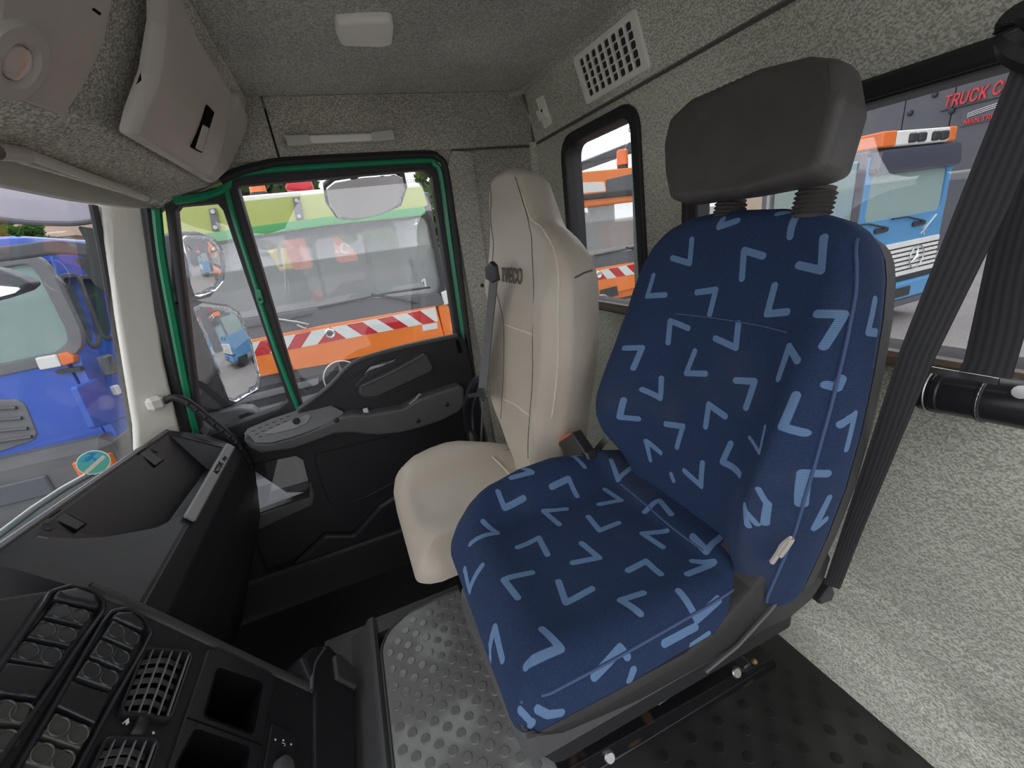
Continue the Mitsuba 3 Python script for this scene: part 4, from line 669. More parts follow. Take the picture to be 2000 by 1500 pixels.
# side box of the console
sb = part(con, 'side_box', slab(CF, rnd([(0.883,0.229),(0.935,0.268),(0.961,0.314),(0.943,0.356),(0.919,0.406),(0.776,0.402),(0.595,0.387),(0.577,0.291),(0.816,0.275)], .008), -.10, .006, .012), 'plastic_black', 'black side box with a square pad')
part(sb, 'pad', pillow(CF, rnd([(0.922,0.323),(0.936,0.34),(0.916,0.398),(0.862,0.399),(0.863,0.332)], .004), -.002, .016, .006), 'plastic_charcoal', 'square pad', True)
part(sb, 'edge', tube(place(CF, spline([(0.813,0.267),(0.881,0.271),(0.942,0.301)], 4), .002), .005, 8), 'plastic_dark_grey')
# ---- tunnel and mat --------------------------------------------------------
part('floor', 'tunnel_lip', wall_strip([(.148, .03), (.156, .042), (.17, .038), (.19, .01), (.225, .0), (.26, -.03), (.275, -.3)], .42, 1.055), 'plastic_dark_grey', smooth=40)
part('floor', 'tunnel_side', slab(FX(1.055, 1), [(-.86, -.3), (.262, -.3), (.262, -.03), (.15, .026), (-.86, .026)], -.05, .01, .004), 'plastic_charcoal')
mmp = rnd([(.47, .148), (.935, .146), (.985, .12), (1.018, .06), (1.028, -.02), (1.028, -.45), (.47, -.45)], .03)
mt = thing('floor_mat', 'black rubber mat with round raised studs between the seats', 'floor mat')
mat('mat_rubber', lambda p, n, uv: mx((.15, .15, .14), (.27, .28, .26), ss(.42, .7, fb(p.x * 9, p.y * 9, 2.2))), .42, bump=(lambda p, n, uv: fb(p.x * 300, p.y * 300, 0.5, 2), .0006))
mat('stud_rubber', (.16, .16, .155), .14)
part(mt, 'sheet', slab(FZ(.02), mmp, 0, .022, .006), 'mat_rubber', 'textured rubber sheet')
part(mt, 'border', tube(np.c_[ring(mmp.buffer(-.004)), np.full(len(ring(mmp.buffer(-.004))), .043)], .0035, 6, True), 'plastic_charcoal', 'raised border')
stud = mikit.ply(lathe([(0, 0), (.0105, 0), (.0105, .0022), (.0095, .0034), (0, .0036)], (0, 0, 0), (0, 0, 1), 18), 'stud_rubber', 40)
o2 = np.array([(1.008,0.023)][0]); st = .0246
inner = mmp.buffer(-.018)
for i in range(-40, 41):
    for j in range(-40, 41):
        q = o2 + st * np.array([i + j, i - j])
        if inner.contains(Point(q)) and q[1] > -.27 and q[0] > .50 and not (q[0] > .69 and q[1] < -.13): part(mt, 'stud', {**stud, 'to_world': T().translate([float(q[0]), float(q[1]), .0415])}, None)
# studs of the black driver floor
fst = mikit.ply(lathe([(0, 0), (.011, 0), (.0095, .0008), (0, .001)], (0, 0, 0), (0, 0, 1), 16), 'floor_stud', 40)
mat('floor_stud', (.014, .014, .015), .4)
for i in range(-20, 21):
    for j in range(-20, 21):
        q = np.array([(0.393,-0.618)][0]) + .036 * np.array([i + j, i - j])
        if -.10 < q[0] < .445 and -.765 < q[1] < -.22: part('floor', 'stud', {**fst, 'to_world': T().translate([float(q[0]), float(q[1]), .0195])}, None)
mat('rim_gloss', (.10, .10, .105), .18, clearcoat=1.0)  # lighter than the tray: the sky highlight is put into the colour

# ---- outside: own mirrors, visor, wiper -------------------------------------
scene['dusty_glass'] = {'type': 'blendbsdf', 'weight': .22, 'a': {'type': 'thindielectric', 'int_ior': 1.55}, 'b': {'type': 'twosided', 'bsdf': {'type': 'diffuse', 'reflectance': {'type': 'rgb', 'value': [.62, .66, .66]}}}}  # pale matte layer stands in for the sky reflected on the glass
mat('truck_black', (.03, .032, .035), .45)
mat('truck_grey', (.10, .105, .12), .45)
mat('bumper_grey', (.16, .165, .175), .5)
mat('orange_paint', (.80, .20, .025), .3, clearcoat=.5)
mat('red_film', (.50, .015, .02), .35)
mat('white_film', (.66, .70, .67), .4)
mat('blue_paint', (.045, .115, .50), .3, clearcoat=.5)
mat('lightblue_paint', (.09, .27, .50), .35, clearcoat=.4)
mat('visor_green', (.05, .33, .09), .3, clearcoat=.6)
mat('visor_lime', (.40, .46, .11), .25, clearcoat=.6)
mat('cab_inside', (.36, .37, .39), .8)
mat('lamp_glass', (.72, .73, .70), .15, clearcoat=1.0)
mat('amber', (.75, .17, .03), .2, clearcoat=.8)
mat('red_paint', (.60, .03, .05), .4)
mat('white_paint', (.72, .72, .68), .4)
mat('yellow_paint', (.75, .55, .05), .5)
def mirror(name, label, o, n, glass, house, depth, arm=None, convex=1.6):
    n = N3(n); ex = N3(np.cross([0, 0, 1], n)); ey = np.cross(n, ex); F = (np.array(o, float), ex, ey, n)
    k = thing(name, label, 'mirror')
    part(k, 'housing', pillow(F, rnd(house, .01), depth, .006, .012, None, .02, side_round=.025), 'truck_black', 'black mirror housing', True)
    gp_ = rnd(glass, .008); gc = np.array(gp_.centroid.coords[0]); lift = ((ring(gp_) - gc) ** 2).sum(1).max() / (2 * convex)
    part(k, 'glass', pillow((F[0] + F[3] * (.0085 + lift), *F[1:]), gp_, lift + .004, .0, .0006, lambda p: -(((p - gc) ** 2).sum(1)) / (2 * convex), .01), 'mirror', 'reflecting mirror glass', True)
    for a in arm or []: part(k, 'arm', tube(a, .016, 10), 'truck_black')
    return k
mirror('door_mirror', 'tall black exterior mirror seen through the lower quarter window', (2.0, .526, .73), (-.49, -.87, .02), [(-0.075,0.2),(-0.026,0.209),(0.094,0.173),(0.139,0.136),(0.149,0.022),(0.121,-0.144),(0.087,-0.193),(-0.05,-0.199),(-0.079,-0.178),(-0.08,-0.088),(-0.074,0.076)], [(-0.118,0.231),(-0.02,0.222),(0.111,0.185),(0.161,0.143),(0.171,0.021),(0.138,-0.151),(0.096,-0.207),(-0.059,-0.216),(-0.181,-0.186),(-0.27,-0.133)], .10)
mirror('wide_angle_mirror', 'smaller black exterior mirror above the tall door mirror', (2.0, .495, 1.083), (-.46, -.885, -.09), [(-0.074,0.089),(-0.047,0.103),(0.03,0.102),(0.083,0.085),(0.109,0.041),(0.098,-0.018),(0.065,-0.075),(0.011,-0.105),(-0.069,-0.116),(-0.094,-0.109),(-0.096,-0.065),(-0.077,0.033)], [(-0.086,0.104),(-0.046,0.117),(0.043,0.116),(0.106,0.096),(0.133,0.044),(0.116,-0.023),(0.078,-0.087),(0.013,-0.129),(-0.089,-0.132),(-0.147,-0.123),(-0.148,-0.068)], .10, [[(2.05, .60, 1.2), (2.02, .60, 1.0)]], .45)
mirror('kerb_mirror', 'round cornered black kerb mirror hanging above the passenger door window', (1.95, -.165, 1.264), (-.62, .05, -.78), [(-0.137,0.059),(-0.1,0.087),(0.003,0.099),(0.134,0.096),(0.158,0.078),(0.163,0.015),(0.132,-0.07),(0.038,-0.106),(-0.067,-0.117),(-0.123,-0.101),(-0.144,-0.018)], [(-0.145,0.063),(-0.106,0.094),(-0.001,0.111),(0.141,0.107),(0.169,0.087),(0.176,0.014),(0.142,-0.083),(0.04,-0.125),(-0.07,-0.134),(-0.136,-0.114),(-0.157,-0.022)], .03, [[(1.98, -.15, 1.30), (2.0, -.12, 1.46), (1.79, -.1, 1.47)]])
part('door_mirror', 'base', pillow(FX(1.90), rnd([(0.725,0.533),(0.631,0.528),(0.508,0.516),(0.471,0.503),(0.457,0.478),(0.466,0.455),(0.489,0.441),(0.584,0.45),(0.654,0.457),(0.733,0.486)], .008), .05, .01, .01, None, .012), 'bumper_grey', 'grey mirror base', True)
part('door_mirror', 'base_recess', slab(FX(1.888), rnd([(0.522,0.487),(0.494,0.493),(0.466,0.485),(0.465,0.471),(0.49,0.457),(0.521,0.466)], .006), -.004, .003), 'truck_black')
part('door_mirror', 'reflector', slab(FX(1.93), [(0.525,0.503),(0.5,0.515),(0.482,0.493)], -.01, .004), 'amber', 'small orange reflector')
fm = thing('front_mirror', 'grey front mirror on a long arm outside the windscreen', 'mirror')
part(fm, 'arm', sweep(spline([(1.95,1.049,1.187),(1.95,0.959,1.188),(1.95,0.864,1.189),(1.95,0.794,1.173),(1.95,0.753,1.147)], 5), rrect(.03, .045, .01), up=(0, 0, 1)), 'truck_grey', 'grey mirror arm')
part(fm, 'bracket', slab(FX(1.90), rnd([(0.763,1.244),(0.713,1.229),(0.72,1.142),(0.76,1.018),(0.784,1.049),(0.801,1.116),(0.809,1.146),(0.774,1.149),(0.759,1.197)], .006), -.06, .01, .006), 'truck_black', 'black folded bracket')
part(fm, 'shell', pillow(FX(2.0), rnd([(1.122,1.173),(1.055,1.146),(1.015,1.115),(0.99,1.087),(1.02,1.067),(1.095,1.05),(1.179,1.039)], .01), .05, .02, .02, None, .03), 'truck_grey', 'grey mirror shell', True)
part(fm, 'glass', slab(FX(1.978), rnd([(1.137,1.108),(1.065,1.093),(1.013,1.078),(1.037,1.064),(1.08,1.058),(1.161,1.051)], .004), -.004, .003), 'mirror', None, smooth=False)
ev = one('exterior_sun_visor', slab(FX(1.9), rnd([(0.977,1.429),(0.899,1.392),(0.688,1.305),(0.707,1.254),(0.827,1.258),(0.943,1.284),(1.028,1.312)], .01), -.006, .006, .002), 'visor_lilac', 'lilac grey sun visor across the top outside the windscreen', 'sun visor')
mat('visor_lilac', (.44, .42, .50), .35)
part(ev, 'lip', tube(spline([(1.885,1.0,1.301),(1.885,0.936,1.281),(1.885,0.868,1.264),(1.885,0.808,1.255),(1.885,0.756,1.25),(1.885,0.704,1.253)], 4), .008, 8), 'truck_grey', 'dark lower edge')
wp = thing('wiper', 'silver wiper arm lying along the bottom of the windscreen', 'wiper')
WQ = [(1.8,1.329,0.287),(1.8,1.19,0.359),(1.8,1.087,0.404),(1.8,1.007,0.431)]
part(wp, 'arm', tube(WQ, .0045, 8), 'steel'); part(wp, 'blade', tube([np.array(q) + [.03, .0, -.018] for q in WQ], .006, 8), 'truck_black')
one('cowl_panel', slab(FX(1.80), rnd([(1.42,0.196),(1.32,0.243),(1.216,0.293),(1.057,0.368),(1.027,0.378),(1.049,0.32),(1.244,0.223),(1.353,0.164),(1.461,0.101)], .004), -.04, .01, .006), 'green_cowl', 'green body panel below the windscreen outside', 'body panel')
mat('green_cowl', (.04, .42, .24), .25, clearcoat=.6)
sk = thing('round_sticker', 'round turquoise and green sticker with a pale label low on the windscreen', 'sticker')
sp = np.array([(1.66,0.896,0.511)][0]); SKF = (sp, N3([.43, -.90, 0]), np.array([0, 0, 1.]), N3([-.90, -.43, 0]))
mat('sticker_print', lambda p, n, uv: mx(mx((.10, .42, .30), (.07, .40, .44), ss(sp[2] - .03, sp[2] + .03, p.z)), (.02, .20, .45), ss(.50, .56, fb(p.x * 70, p.y * 70, p.z * 70)) * ss(.026, .012, dr.sqrt(dr.square(p.z - sp[2] - .018) + dr.square(p.y - sp[1])))), .4)
part(sk, 'rim', slab(SKF, circ(.041, 32), -.0008, .0006), 'white_film'); part(sk, 'print', slab(SKF, circ(.038, 32), -.0004, .001), 'sticker_print')
part(sk, 'label', slab(SKF, [(-.032, -.020), (-.027, -.030), (.032, .004), (.028, .015)], 0, .0014), 'sticker_pale', 'pale label strip'); mat('sticker_pale', (.62, .55, .45), .5)
# ---- trucks ----------------------------------------------------------------
def star(parent, x, y, z, R, tilt=0):
    a = np.arange(36) * 2 * math.pi / 36
    part(parent, 'star_ring', tube(np.c_[np.full(36, x), y + R * np.cos(a), z + R * np.sin(a)], R * .055, 8, True, up=(1, 0, 0)), 'chrome', 'chrome ring of the badge', True)
    arms = []
    for k in range(3):
        t = math.radians(90 + 120 * k); d = np.array([0, math.cos(t), math.sin(t)]); s = np.array([0, -d[2], d[1]]); o = np.array([x, y, z])
        arms.append(trimesh.convex.convex_hull(np.array([o + d * R * .97, o + s * R * .15 + d * R * .09, o - s * R * .15 + d * R * .09, o + [-R * .12, 0, 0], o + [R * .05, 0, 0]])))
    part(parent, 'star_arm', cat(arms), 'chrome', 'three pointed chrome star', False)
TRI = {}
def orange_truck(name, label, dx, dy, visor):
    k = thing(name, label, 'truck', None); x0 = 4.2 + dx
    S = lambda pts: [(p[0] + dy, p[1]) for p in pts]; yc = .225 + dy
    WSH = rnd(S([(1.205,1.244),(1.143,1.274),(0.651,1.292),(-0.252,1.312),(-0.861,1.3),(-0.885,1.225),(-0.892,0.651),(-0.839,0.569),(-0.086,0.63),(0.851,0.636),(1.414,0.634)]), .04)
    front = Polygon([(yc - 1.17, -1.0), (yc + 1.17, -1.0), (yc + 1.17, 1.2), (yc + 1.05, 1.56), (yc - 1.02, 1.56), (yc - 1.12, 1.2)])
    part(k, 'cab_front', slab(FX(x0 + .03), front.difference(WSH), -.06, .0, .01), 'truck_grey' if visor else 'orange_paint', 'cab front')
    part(k, 'windscreen', slab(FX(x0 + .06), WSH.buffer(.02), -.004, .0), 'dusty_glass', 'windscreen with pale sky sheen in its colour', smooth=False)
    part(k, 'windscreen_seal', slab(FX(x0), WSH.buffer(.035).difference(WSH.buffer(-.01)), -.02, .012, .008), 'truck_black')
    RW = [rnd(S([(0.758,1.306),(0.298,1.307),(0.246,1.241),(0.274,0.984),(0.336,0.95),(0.671,0.957),(0.715,1.113)]), .04), rnd(S([(-0.016,1.293),(-0.735,1.313),(-0.777,1.264),(-0.748,0.948),(-0.243,0.967),(-0.018,0.967),(0.02,1.01)]), .04)]
    part(k, 'cab_back', slab(FX(x0 + 1.7), Polygon([(yc - 1.15, -.9), (yc + 1.15, -.9), (yc + 1.15, 1.5), (yc - 1.15, 1.5)]).difference(RW[0]).difference(RW[1]), -.04, 0), 'cab_inside', 'grey rear cab wall with two windows')
    for s in (-1, 1): part(k, 'cab_side', box(x0 + .04, x0 + 1.72, yc + s * 1.15 - .02, yc + s * 1.15 + .02, -.9, 1.0, .01), 'truck_grey' if visor else 'orange_paint')
    for s in (-1, 1):
        part(k, 'side_pillar', box(x0 + .04, x0 + .12, yc + s * 1.13 - .03, yc + s * 1.13 + .03, 1.0, 1.5, .01), 'truck_grey'); part(k, 'side_pillar', box(x0 + 1.2, x0 + 1.74, yc + s * 1.13 - .03, yc + s * 1.13 + .03, 1.0, 1.5, .01), 'truck_grey')
    part(k, 'roof', slab(FZ(1.5), rnd([(x0, yc - 1.12), (x0 + 1.75, yc - 1.12), (x0 + 1.75, yc + 1.12), (x0, yc + 1.12)], .15), -.04, .10, .05), 'white_paint' if visor else 'orange_paint', 'cab roof')
    part(k, 'inner_dash', box(x0 + .12, x0 + .62, yc - 1.05, yc + 1.05, .2, .66, .06), 'cab_inside')
    for yy in (-.58, .62): part(k, 'seat', pillow((np.array([x0 + 1.25, 0, 0]), np.array([0, 1., 0]), np.array([0, 0, 1.]), np.array([-1., 0, 0])), rnd([(yc + yy - .24, .2), (yc + yy + .24, .2), (yc + yy + .22, .85), (yc + yy + .13, .95), (yc + yy + .12, 1.2), (yc + yy - .12, 1.2), (yc + yy - .13, .95), (yc + yy - .22, .85)], .04), .15, .02, .04, None, .05), 'cab_seat', 'grey seat', True)
    a = np.arange(24) * 2 * math.pi / 24
    part(k, 'steering_wheel', tube(np.c_[x0 + .62 + .06 * np.sin(a), yc - .60 + .22 * np.cos(a), .78 + .2 * np.sin(a)], .014, 8, True), 'truck_black', 'steering wheel')
    part(k, 'cowl', slab(FX(x0 - .02), rnd(S([(1.412,0.642),(0.848,0.644),(-0.088,0.635),(-0.841,0.579),(-0.884,0.469),(-0.785,0.451),(0.227,0.468),(0.903,0.465),(1.473,0.462)]), .015), -.03, .012, .01), 'truck_grey', 'dark panel below the windscreen')
    part(k, 'bonnet', slab(FX(x0 - .02), rnd(S([(1.47,0.471),(0.903,0.465),(0.225,0.477),(-0.788,0.466),(-0.813,0.15),(-0.256,0.12),(0.32,0.111),(0.671,0.125),(1.007,0.124),(1.593,0.112)]), .015), -.03, .016, .01), 'orange_paint', 'orange front panel')
    part(k, 'corner_panel', slab(FX(x0 + .0), rnd(S([(-0.808,0.462),(-0.886,0.479),(-1.004,0.3),(-0.95,-0.072),(-0.842,-0.048),(-0.819,0.122)]), .015), -.10, .01, .01), 'orange_paint', 'orange corner panel')
    lo, hi = S([(0.883,0.439),(-0.775,0.45),(-0.779,0.309),(0.9,0.317)]), None
    part(k, 'warning_board', slab(FX(x0 - .039), lo, -.002, .0, 0), 'white_film', 'white reflective strip')
    for q in (S([(0.21,0.445),(0.102,0.317),(0.356,0.315)]), S([(0.071,0.44),(-0.073,0.439),(-0.191,0.313),(-0.046,0.316)]), S([(-0.211,0.441),(-0.353,0.443),(-0.481,0.313),(-0.344,0.313)]), S([(-0.496,0.443),(-0.624,0.445),(-0.75,0.309),(-0.622,0.311)]), S([(0.506,0.438),(0.371,0.441),(0.497,0.313),(0.613,0.317)]), S([(0.79,0.439),(0.662,0.44),(0.752,0.314),(0.892,0.317)])):
        part(k, 'warning_stripe', slab(FX(x0 - .0395), q, 0, .002), 'red_film', 'red diagonal stripe', smooth=False)
    c = S([(0.225,0.39)])[0]
    part(k, 'emblem', lathe([(0, -.01), (.045, -.01), (.045, .004), (.036, .01), (.025, .006), (0, .008)], (x0 - .04, c[0], c[1]), (-1, 0, 0), 24), 'chrome', 'small round emblem')
    part(k, 'sticker', slab(FX(x0 - .036), S([(-0.615,0.302),(-0.766,0.298),(-0.763,0.241),(-0.613,0.242)]), 0, .002), 'white_film', 'small white sticker', smooth=False)
    part(k, 'grille_back', slab(FX(x0 + .0), rnd([(yc - 1.0, -.78), (yc + 1.0, -.78), (yc + 1.02, .02), (yc - 1.02, .02)], .05), -.04, .004), 'truck_black')
    for i, zz in enumerate((-.03, -.17, -.31, -.45, -.59)):
        for s in (-1, 1): part(k, 'grille_slat', slab(FX(x0 - .02), rnd([(yc + s * .22, zz - .03), (yc + s * .95, zz - .05), (yc + s * .97, zz + .01), (yc + s * .2, zz + .03)], .012), -.02, .02, .012), 'bumper_grey', 'grey grille slat')
    star(k, x0 - .06, yc, -.04, .165)
    part(k, 'bumper', box(x0 - .12, x0 + .3, yc - 1.2, yc + 1.2, -1.25, -.82, .05), 'bumper_grey', 'grey bumper')
    for s in (-1, 1): part(k, 'headlight', slab(FX(x0 + .0), rnd(S([(-0.863,0.585),(-0.938,0.588),(-0.956,0.457),(-0.87,0.451)]) if s < 0 else [(yc + 1.0, .5), (yc + 1.14, .48), (yc + 1.14, .62), (yc + 1.02, .62)], .01), -.05, .03, .012), 'lamp_glass', 'clear corner lamp')
    for pts in (S([(0.268,0.638),(-0.089,0.649),(-0.371,0.662),(-0.762,0.65)]), S([(0.861,0.573),(0.62,0.58),(0.322,0.597)]), S([(-0.21,0.675),(-0.407,0.608),(-0.61,0.523)])):
        part(k, 'wiper', tube([(x0 - .05, *p) for p in pts], .012, 6), 'truck_black', 'black wiper')
    w3 = S([(0.594,0.598),(0.463,0.549),(0.376,0.509),(0.414,0.479),(0.47,0.523)]); part(k, 'wiper_arm', tube([(x0 - .07, *p) for p in w3], .01, 6), 'steel')
    if visor:
        v0 = S([(0.985,1.544),(0.55,1.535),(-0.056,1.545),(-0.84,1.527),(-0.858,1.288),(0.01,1.29),(0.632,1.268),(0.85,1.256),(1.082,1.256)])
        TR = frame([x0 - .15, 0, 0], [0, -1, 0], [0, 0, 1]); vp = [(-p[0], p[1]) for p in v0]
        top_ = [(-p[0], p[1]) for p in S([(1.153,1.543),(0.549,1.539),(-0.056,1.545),(-0.84,1.527),(-0.865,1.373),(-0.834,1.359),(-0.008,1.36),(0.609,1.342),(1.236,1.305)])]
        bot_ = [(-p[0], p[1]) for p in S([(1.225,1.318),(0.604,1.348),(-0.009,1.363),(-0.831,1.362),(-0.829,1.307),(-0.798,1.288),(0.008,1.296),(0.626,1.278),(0.842,1.266),(1.25,1.248)])]
        part(k, 'sun_visor', slab((np.array([x0 - .15, 0, 0]), np.array([0, -1., 0]), np.array([0, 0, 1.]), np.array([-1., 0, 0])), top_, -.02, .0, .006), 'visor_lime', 'lime green sun visor')
        part(k, 'visor_lip', slab((np.array([x0 - .17, 0, 0]), np.array([0, -1., 0]), np.array([0, 0, 1.]), np.array([-1., 0, 0])), rnd(bot_, .02), -.02, .0, .006), 'visor_green', 'darker green lower edge of the visor')
        for q in (S([(0.215,1.528),(0.159,1.527),(0.177,1.363),(0.232,1.361)]), S([(0.807,1.503),(0.758,1.505),(0.782,1.346),(0.834,1.344)]), S([(-0.422,1.527),(-0.473,1.527),(-0.462,1.361),(-0.405,1.358)])):
            b = part(k, 'visor_bracket', slab(FX(x0 - .17), q, -.0, .008, .003), 'bumper_grey', 'grey visor bracket'); q = np.array(q)
            for c in (q[:2].mean(0) * .85 + q[2:].mean(0) * .15, q[:2].mean(0) * .15 + q[2:].mean(0) * .85): part(b, 'bolt', lathe([(0, 0), (.02, 0), (.016, .01), (0, .01)], (x0 - .178, *c), (-1, 0, 0), 12), 'steel')
        c = S([(-0.69,0.69)])[0]
        part(k, 'number', text('1', .10, (np.array([x0 + .052, 0, 0]), np.array([0, -1., 0]), np.array([0, 0, 1.]), np.array([-1., 0, 0])), (-c[0], c[1] - .06), .002), 'white_film', 'white figure 1')
        part(k, 'dash_cloth', slab(FX(x0 + .10), rnd(S([(0.086,0.666),(-0.204,0.708),(-0.425,0.74),(-0.429,0.671),(-0.098,0.658)]), .01), -.02, .0), 'visor_green_dark', 'green cloth on the dashboard')
        part(k, 'dash_mug', cyl((x0 + .25, yc + .03, .66), (x0 + .25, yc + .03, .78), .04, 14), 'red_film', 'red cup on the dashboard')
    else:
        part(k, 'roof_front', slab(FX(x0 - .02), rnd([(yc - 1.08, 1.22), (yc + 1.12, 1.22), (yc + 1.02, 1.62), (yc - 1.0, 1.62)], .08), -.05, .012, .02), 'orange_paint', 'orange roof front')
        part(k, 'roof_panel', slab(FX(x0 - .03), rnd([(-2.628,1.524),(-3.249,1.486),(-3.265,1.38),(-2.615,1.39)], .02), -.03, .006), 'white_paint', 'white panel')
        part(k, 'roof_lens', slab(FX(x0 - .03), rnd([(-3.272,1.507),(-3.671,1.547),(-3.728,1.352),(-3.277,1.343)], .02), -.03, .01, .006), 'truck_grey', 'dark panel')
        part(k, 'visor', slab(FX(x0 - .05), rnd([(-2.613,1.368),(-3.728,1.364),(-3.726,1.292),(-2.607,1.311)], .01), -.05, .02, .01), 'truck_black')
        bq = [(5.1,-3.735,1.692),(5.1,-3.75,1.836)]
        part(k, 'beacon_base', cyl(np.array(bq[0]) - [0, 0, .12], np.array(bq[0]) + [0, 0, .02], .07, 16), 'truck_black'); part(k, 'beacon', lathe([(0, 0), (.075, 0), (.07, .16), (.055, .18), (0, .18)], bq[0], (0, 0, 1), 20), 'amber', 'orange beacon')
        part(k, 'number_plate', slab(FX(x0 - .05), [(-3.095,0.19),(-3.355,0.202),(-3.373,0.075),(-3.103,0.066)], -.0, .01), 'truck_black', 'dark number plate')
    return k
mat('cab_seat', (.16, .165, .18), .8); mat('visor_green_dark', (.02, .12, .08), .6)
orange_truck('orange_truck', 'orange truck with a lime green visor and striped front beyond the passenger door', 0, 0, True)
orange_truck('orange_truck', 'orange truck with an orange beacon seen through the narrow rear window', .65, -3.32, False)
# things behind the first orange truck
cr = thing('crane_arm', 'orange crane arm with white letters behind the cab of the green visored truck', 'crane')
part(cr, 'beam', slab(FX(11.0), [(1.054,1.855),(0.607,1.891),(0.54,0.533),(0.914,0.546)], -.2, .2, .02), 'crane_orange', 'orange beam'); part(cr, 'beam', slab(FX(11.5), [(0.405,2.04),(0.04,1.704),(-0.655,0.822),(-1.338,-0.44),(0.385,0.381)], -.2, .2, .02), 'crane_orange', 'orange beam with white letters')
mat('crane_orange', (.62, .12, .05), .45)
lq = [(0.027,1.253)][0]; part(cr, 'lettering', text('LC', .23, (np.array([11.28, 0, 0]), N3([0, -1., -.25]), N3([0, -.25, 1.]), np.array([-1., 0, 0])), (lq[0] * -1 * .97 - lq[1] * .243 - .05, -lq[0] * .243 * 1 + lq[1] * .97 - .1), .01), 'white_film', 'white letters')
ym = thing('yellow_machine', 'yellow machine partly visible behind the left rear cab window of the orange truck', 'machine')
part(ym, 'body', slab(FX(14.0), rnd([(2.059,1.403),(1.446,1.488),(1.008,1.374),(1.018,0.328),(2.359,0.402)], .05), -.8, .1, .04), 'yellow_paint'); part(ym, 'base', box(13.5, 14.5, *(lambda a: (min(a) + .1, max(a) - .1))([q[0] for q in [(2.173,0.803),(1.075,0.634)]]), GZ, .9, .02), 'truck_black'); part(ym, 'post', slab(FX(13.6), [(1.414,1.664),(1.349,1.669),(1.453,0.988),(1.532,0.986)], -.05, .05), 'truck_black')
rc = thing('roof_load', 'red bucket on a rusty bar above the roof of the green visored truck', 'bucket')
part(rc, 'bucket', pillow(FX(5.0), rnd([(0.317,1.716),(0.267,1.795),(0.145,1.85),(0.06,1.797),(0.044,1.711),(0.12,1.68)], .02), .3, .1, .06, None, .06), 'red_paint', 'red bucket', True); part(rc, 'bar', box(4.9, 5.02, *sorted(q[0] for q in [(0.412,1.717),(-0.086,1.722)]), 1.60, 1.66, .01), 'rust', 'rusty bar')
bc = thing('roof_beacon', 'small orange beacon on the left of the green visored truck roof', 'beacon')
q = np.array([(4.8,0.526,1.707)][0]); part(bc, 'lens', lathe([(0, 0), (.07, 0), (.06, .14), (0, .15)], q - [0, 0, .02], (0, 0, 1), 18), 'amber', 'orange lens'); part(bc, 'base', cyl(q - [0, 0, .10], q - [0, 0, .02], .075, 16), 'truck_black')
# blue truck beyond the windscreen
bt = thing('blue_truck', 'bright blue truck with a grey grille parked beyond the windscreen', 'truck')
XB, YS = 3.60, 1.76
bf = rnd([(2.666,1.49),(1.894,1.246),(1.688,1.302),(1.673,1.214),(1.732,0.693),(1.668,0.607),(1.652,0.135),(2.387,0.057),(3.336,0.028)], .05)
WB = rnd([(2.715,1.312),(1.994,1.231),(1.742,1.248),(1.728,1.159),(1.727,0.831),(1.747,0.739),(1.836,0.688),(2.131,0.673),(3.051,0.618)], .05)
bw = Polygon([(YS + .02, -1.0), (YS + 2.5, -1.0), (YS + 2.5, 1.30), (YS + .20, 1.30), (YS + .06, .9)])
part(bt, 'cab_front', slab(FX(XB), bw.difference(WB), -.05, .01, .01), 'blue_paint', 'blue cab front')
part(bt, 'windscreen', slab(FX(XB + .01), WB.buffer(.02), -.004, 0), 'green_glass', 'pale greenish windscreen', smooth=False)
scene['green_glass'] = {'type': 'blendbsdf', 'weight': .55, 'a': {'type': 'thindielectric', 'int_ior': 1.55}, 'b': {'type': 'twosided', 'bsdf': {'type': 'diffuse', 'reflectance': {'type': 'rgb', 'value': [.42, .56, .53]}}}}  # pale green matte layer blended into clear glass
part(bt, 'windscreen_seal', slab(FX(XB - .01), WB.buffer(.07).difference(WB.buffer(-.005)), -.03, .014, .01), 'bumper_grey', 'grey windscreen seal')
sideB = lambda pts: [(p[0], p[1]) for p in pts]
SW1 = rnd([(3.835,1.138),(4.001,1.144),(4.031,1.103),(3.963,0.724),(3.893,0.679),(3.798,0.682)], .03); SW2 = rnd([(4.053,1.128),(4.423,1.098),(4.248,0.738),(4.182,0.687),(4.006,0.705),(4.059,1.072)], .03)
SB = (np.array([0, YS, 0.]), np.array([1., 0, 0]), np.array([0, 0, 1.]), np.array([0, -1., 0]))
sp_ = Polygon([(XB + .0, -1.0), (XB + 3.2, -1.0), (XB + 3.2, 1.30), (XB + .25, 1.30), (XB + .0, .55)])
part(bt, 'cab_side', slab(SB, sp_.difference(SW1).difference(SW2), -.04, .012, .01), 'blue_paint', 'blue cab side')
for W in (SW1, SW2): part(bt, 'side_window', slab(SB, W.buffer(.01), -.03, -.026), 'dark_glass', 'dark side window', smooth=False); part(bt, 'side_seal', slab(SB, W.buffer(.03).difference(W), -.01, .02, .006), 'truck_grey')
mat('dark_glass', (.05, .075, .08), .05, clearcoat=1.0)
part(bt, 'roof', slab(FZ(1.30), rnd([(XB + .05, YS), (XB + 3.2, YS), (XB + 3.2, YS + 2.45), (XB + .05, YS + 2.45)], .15), -.05, .12, .06), 'blue_paint')
part(bt, 'roof_visor', box(XB - .18, XB + .1, YS + .45, YS + 2.4, .98, 1.22, .04), 'visor_lilac', 'lilac front visor')
part(bt, 'inside', box(XB + 1.6, XB + 1.66, YS + .1, YS + 2.4, -.4, 1.2, .01), 'cab_inside')
part(bt, 'step_panel', slab(SB, rnd([(3.418,0.477),(3.71,0.46),(3.727,0.416),(3.794,0.122),(3.52,0.159),(3.396,0.186)], .02), -.01, .024, .012), 'blue_paint', 'raised panel')
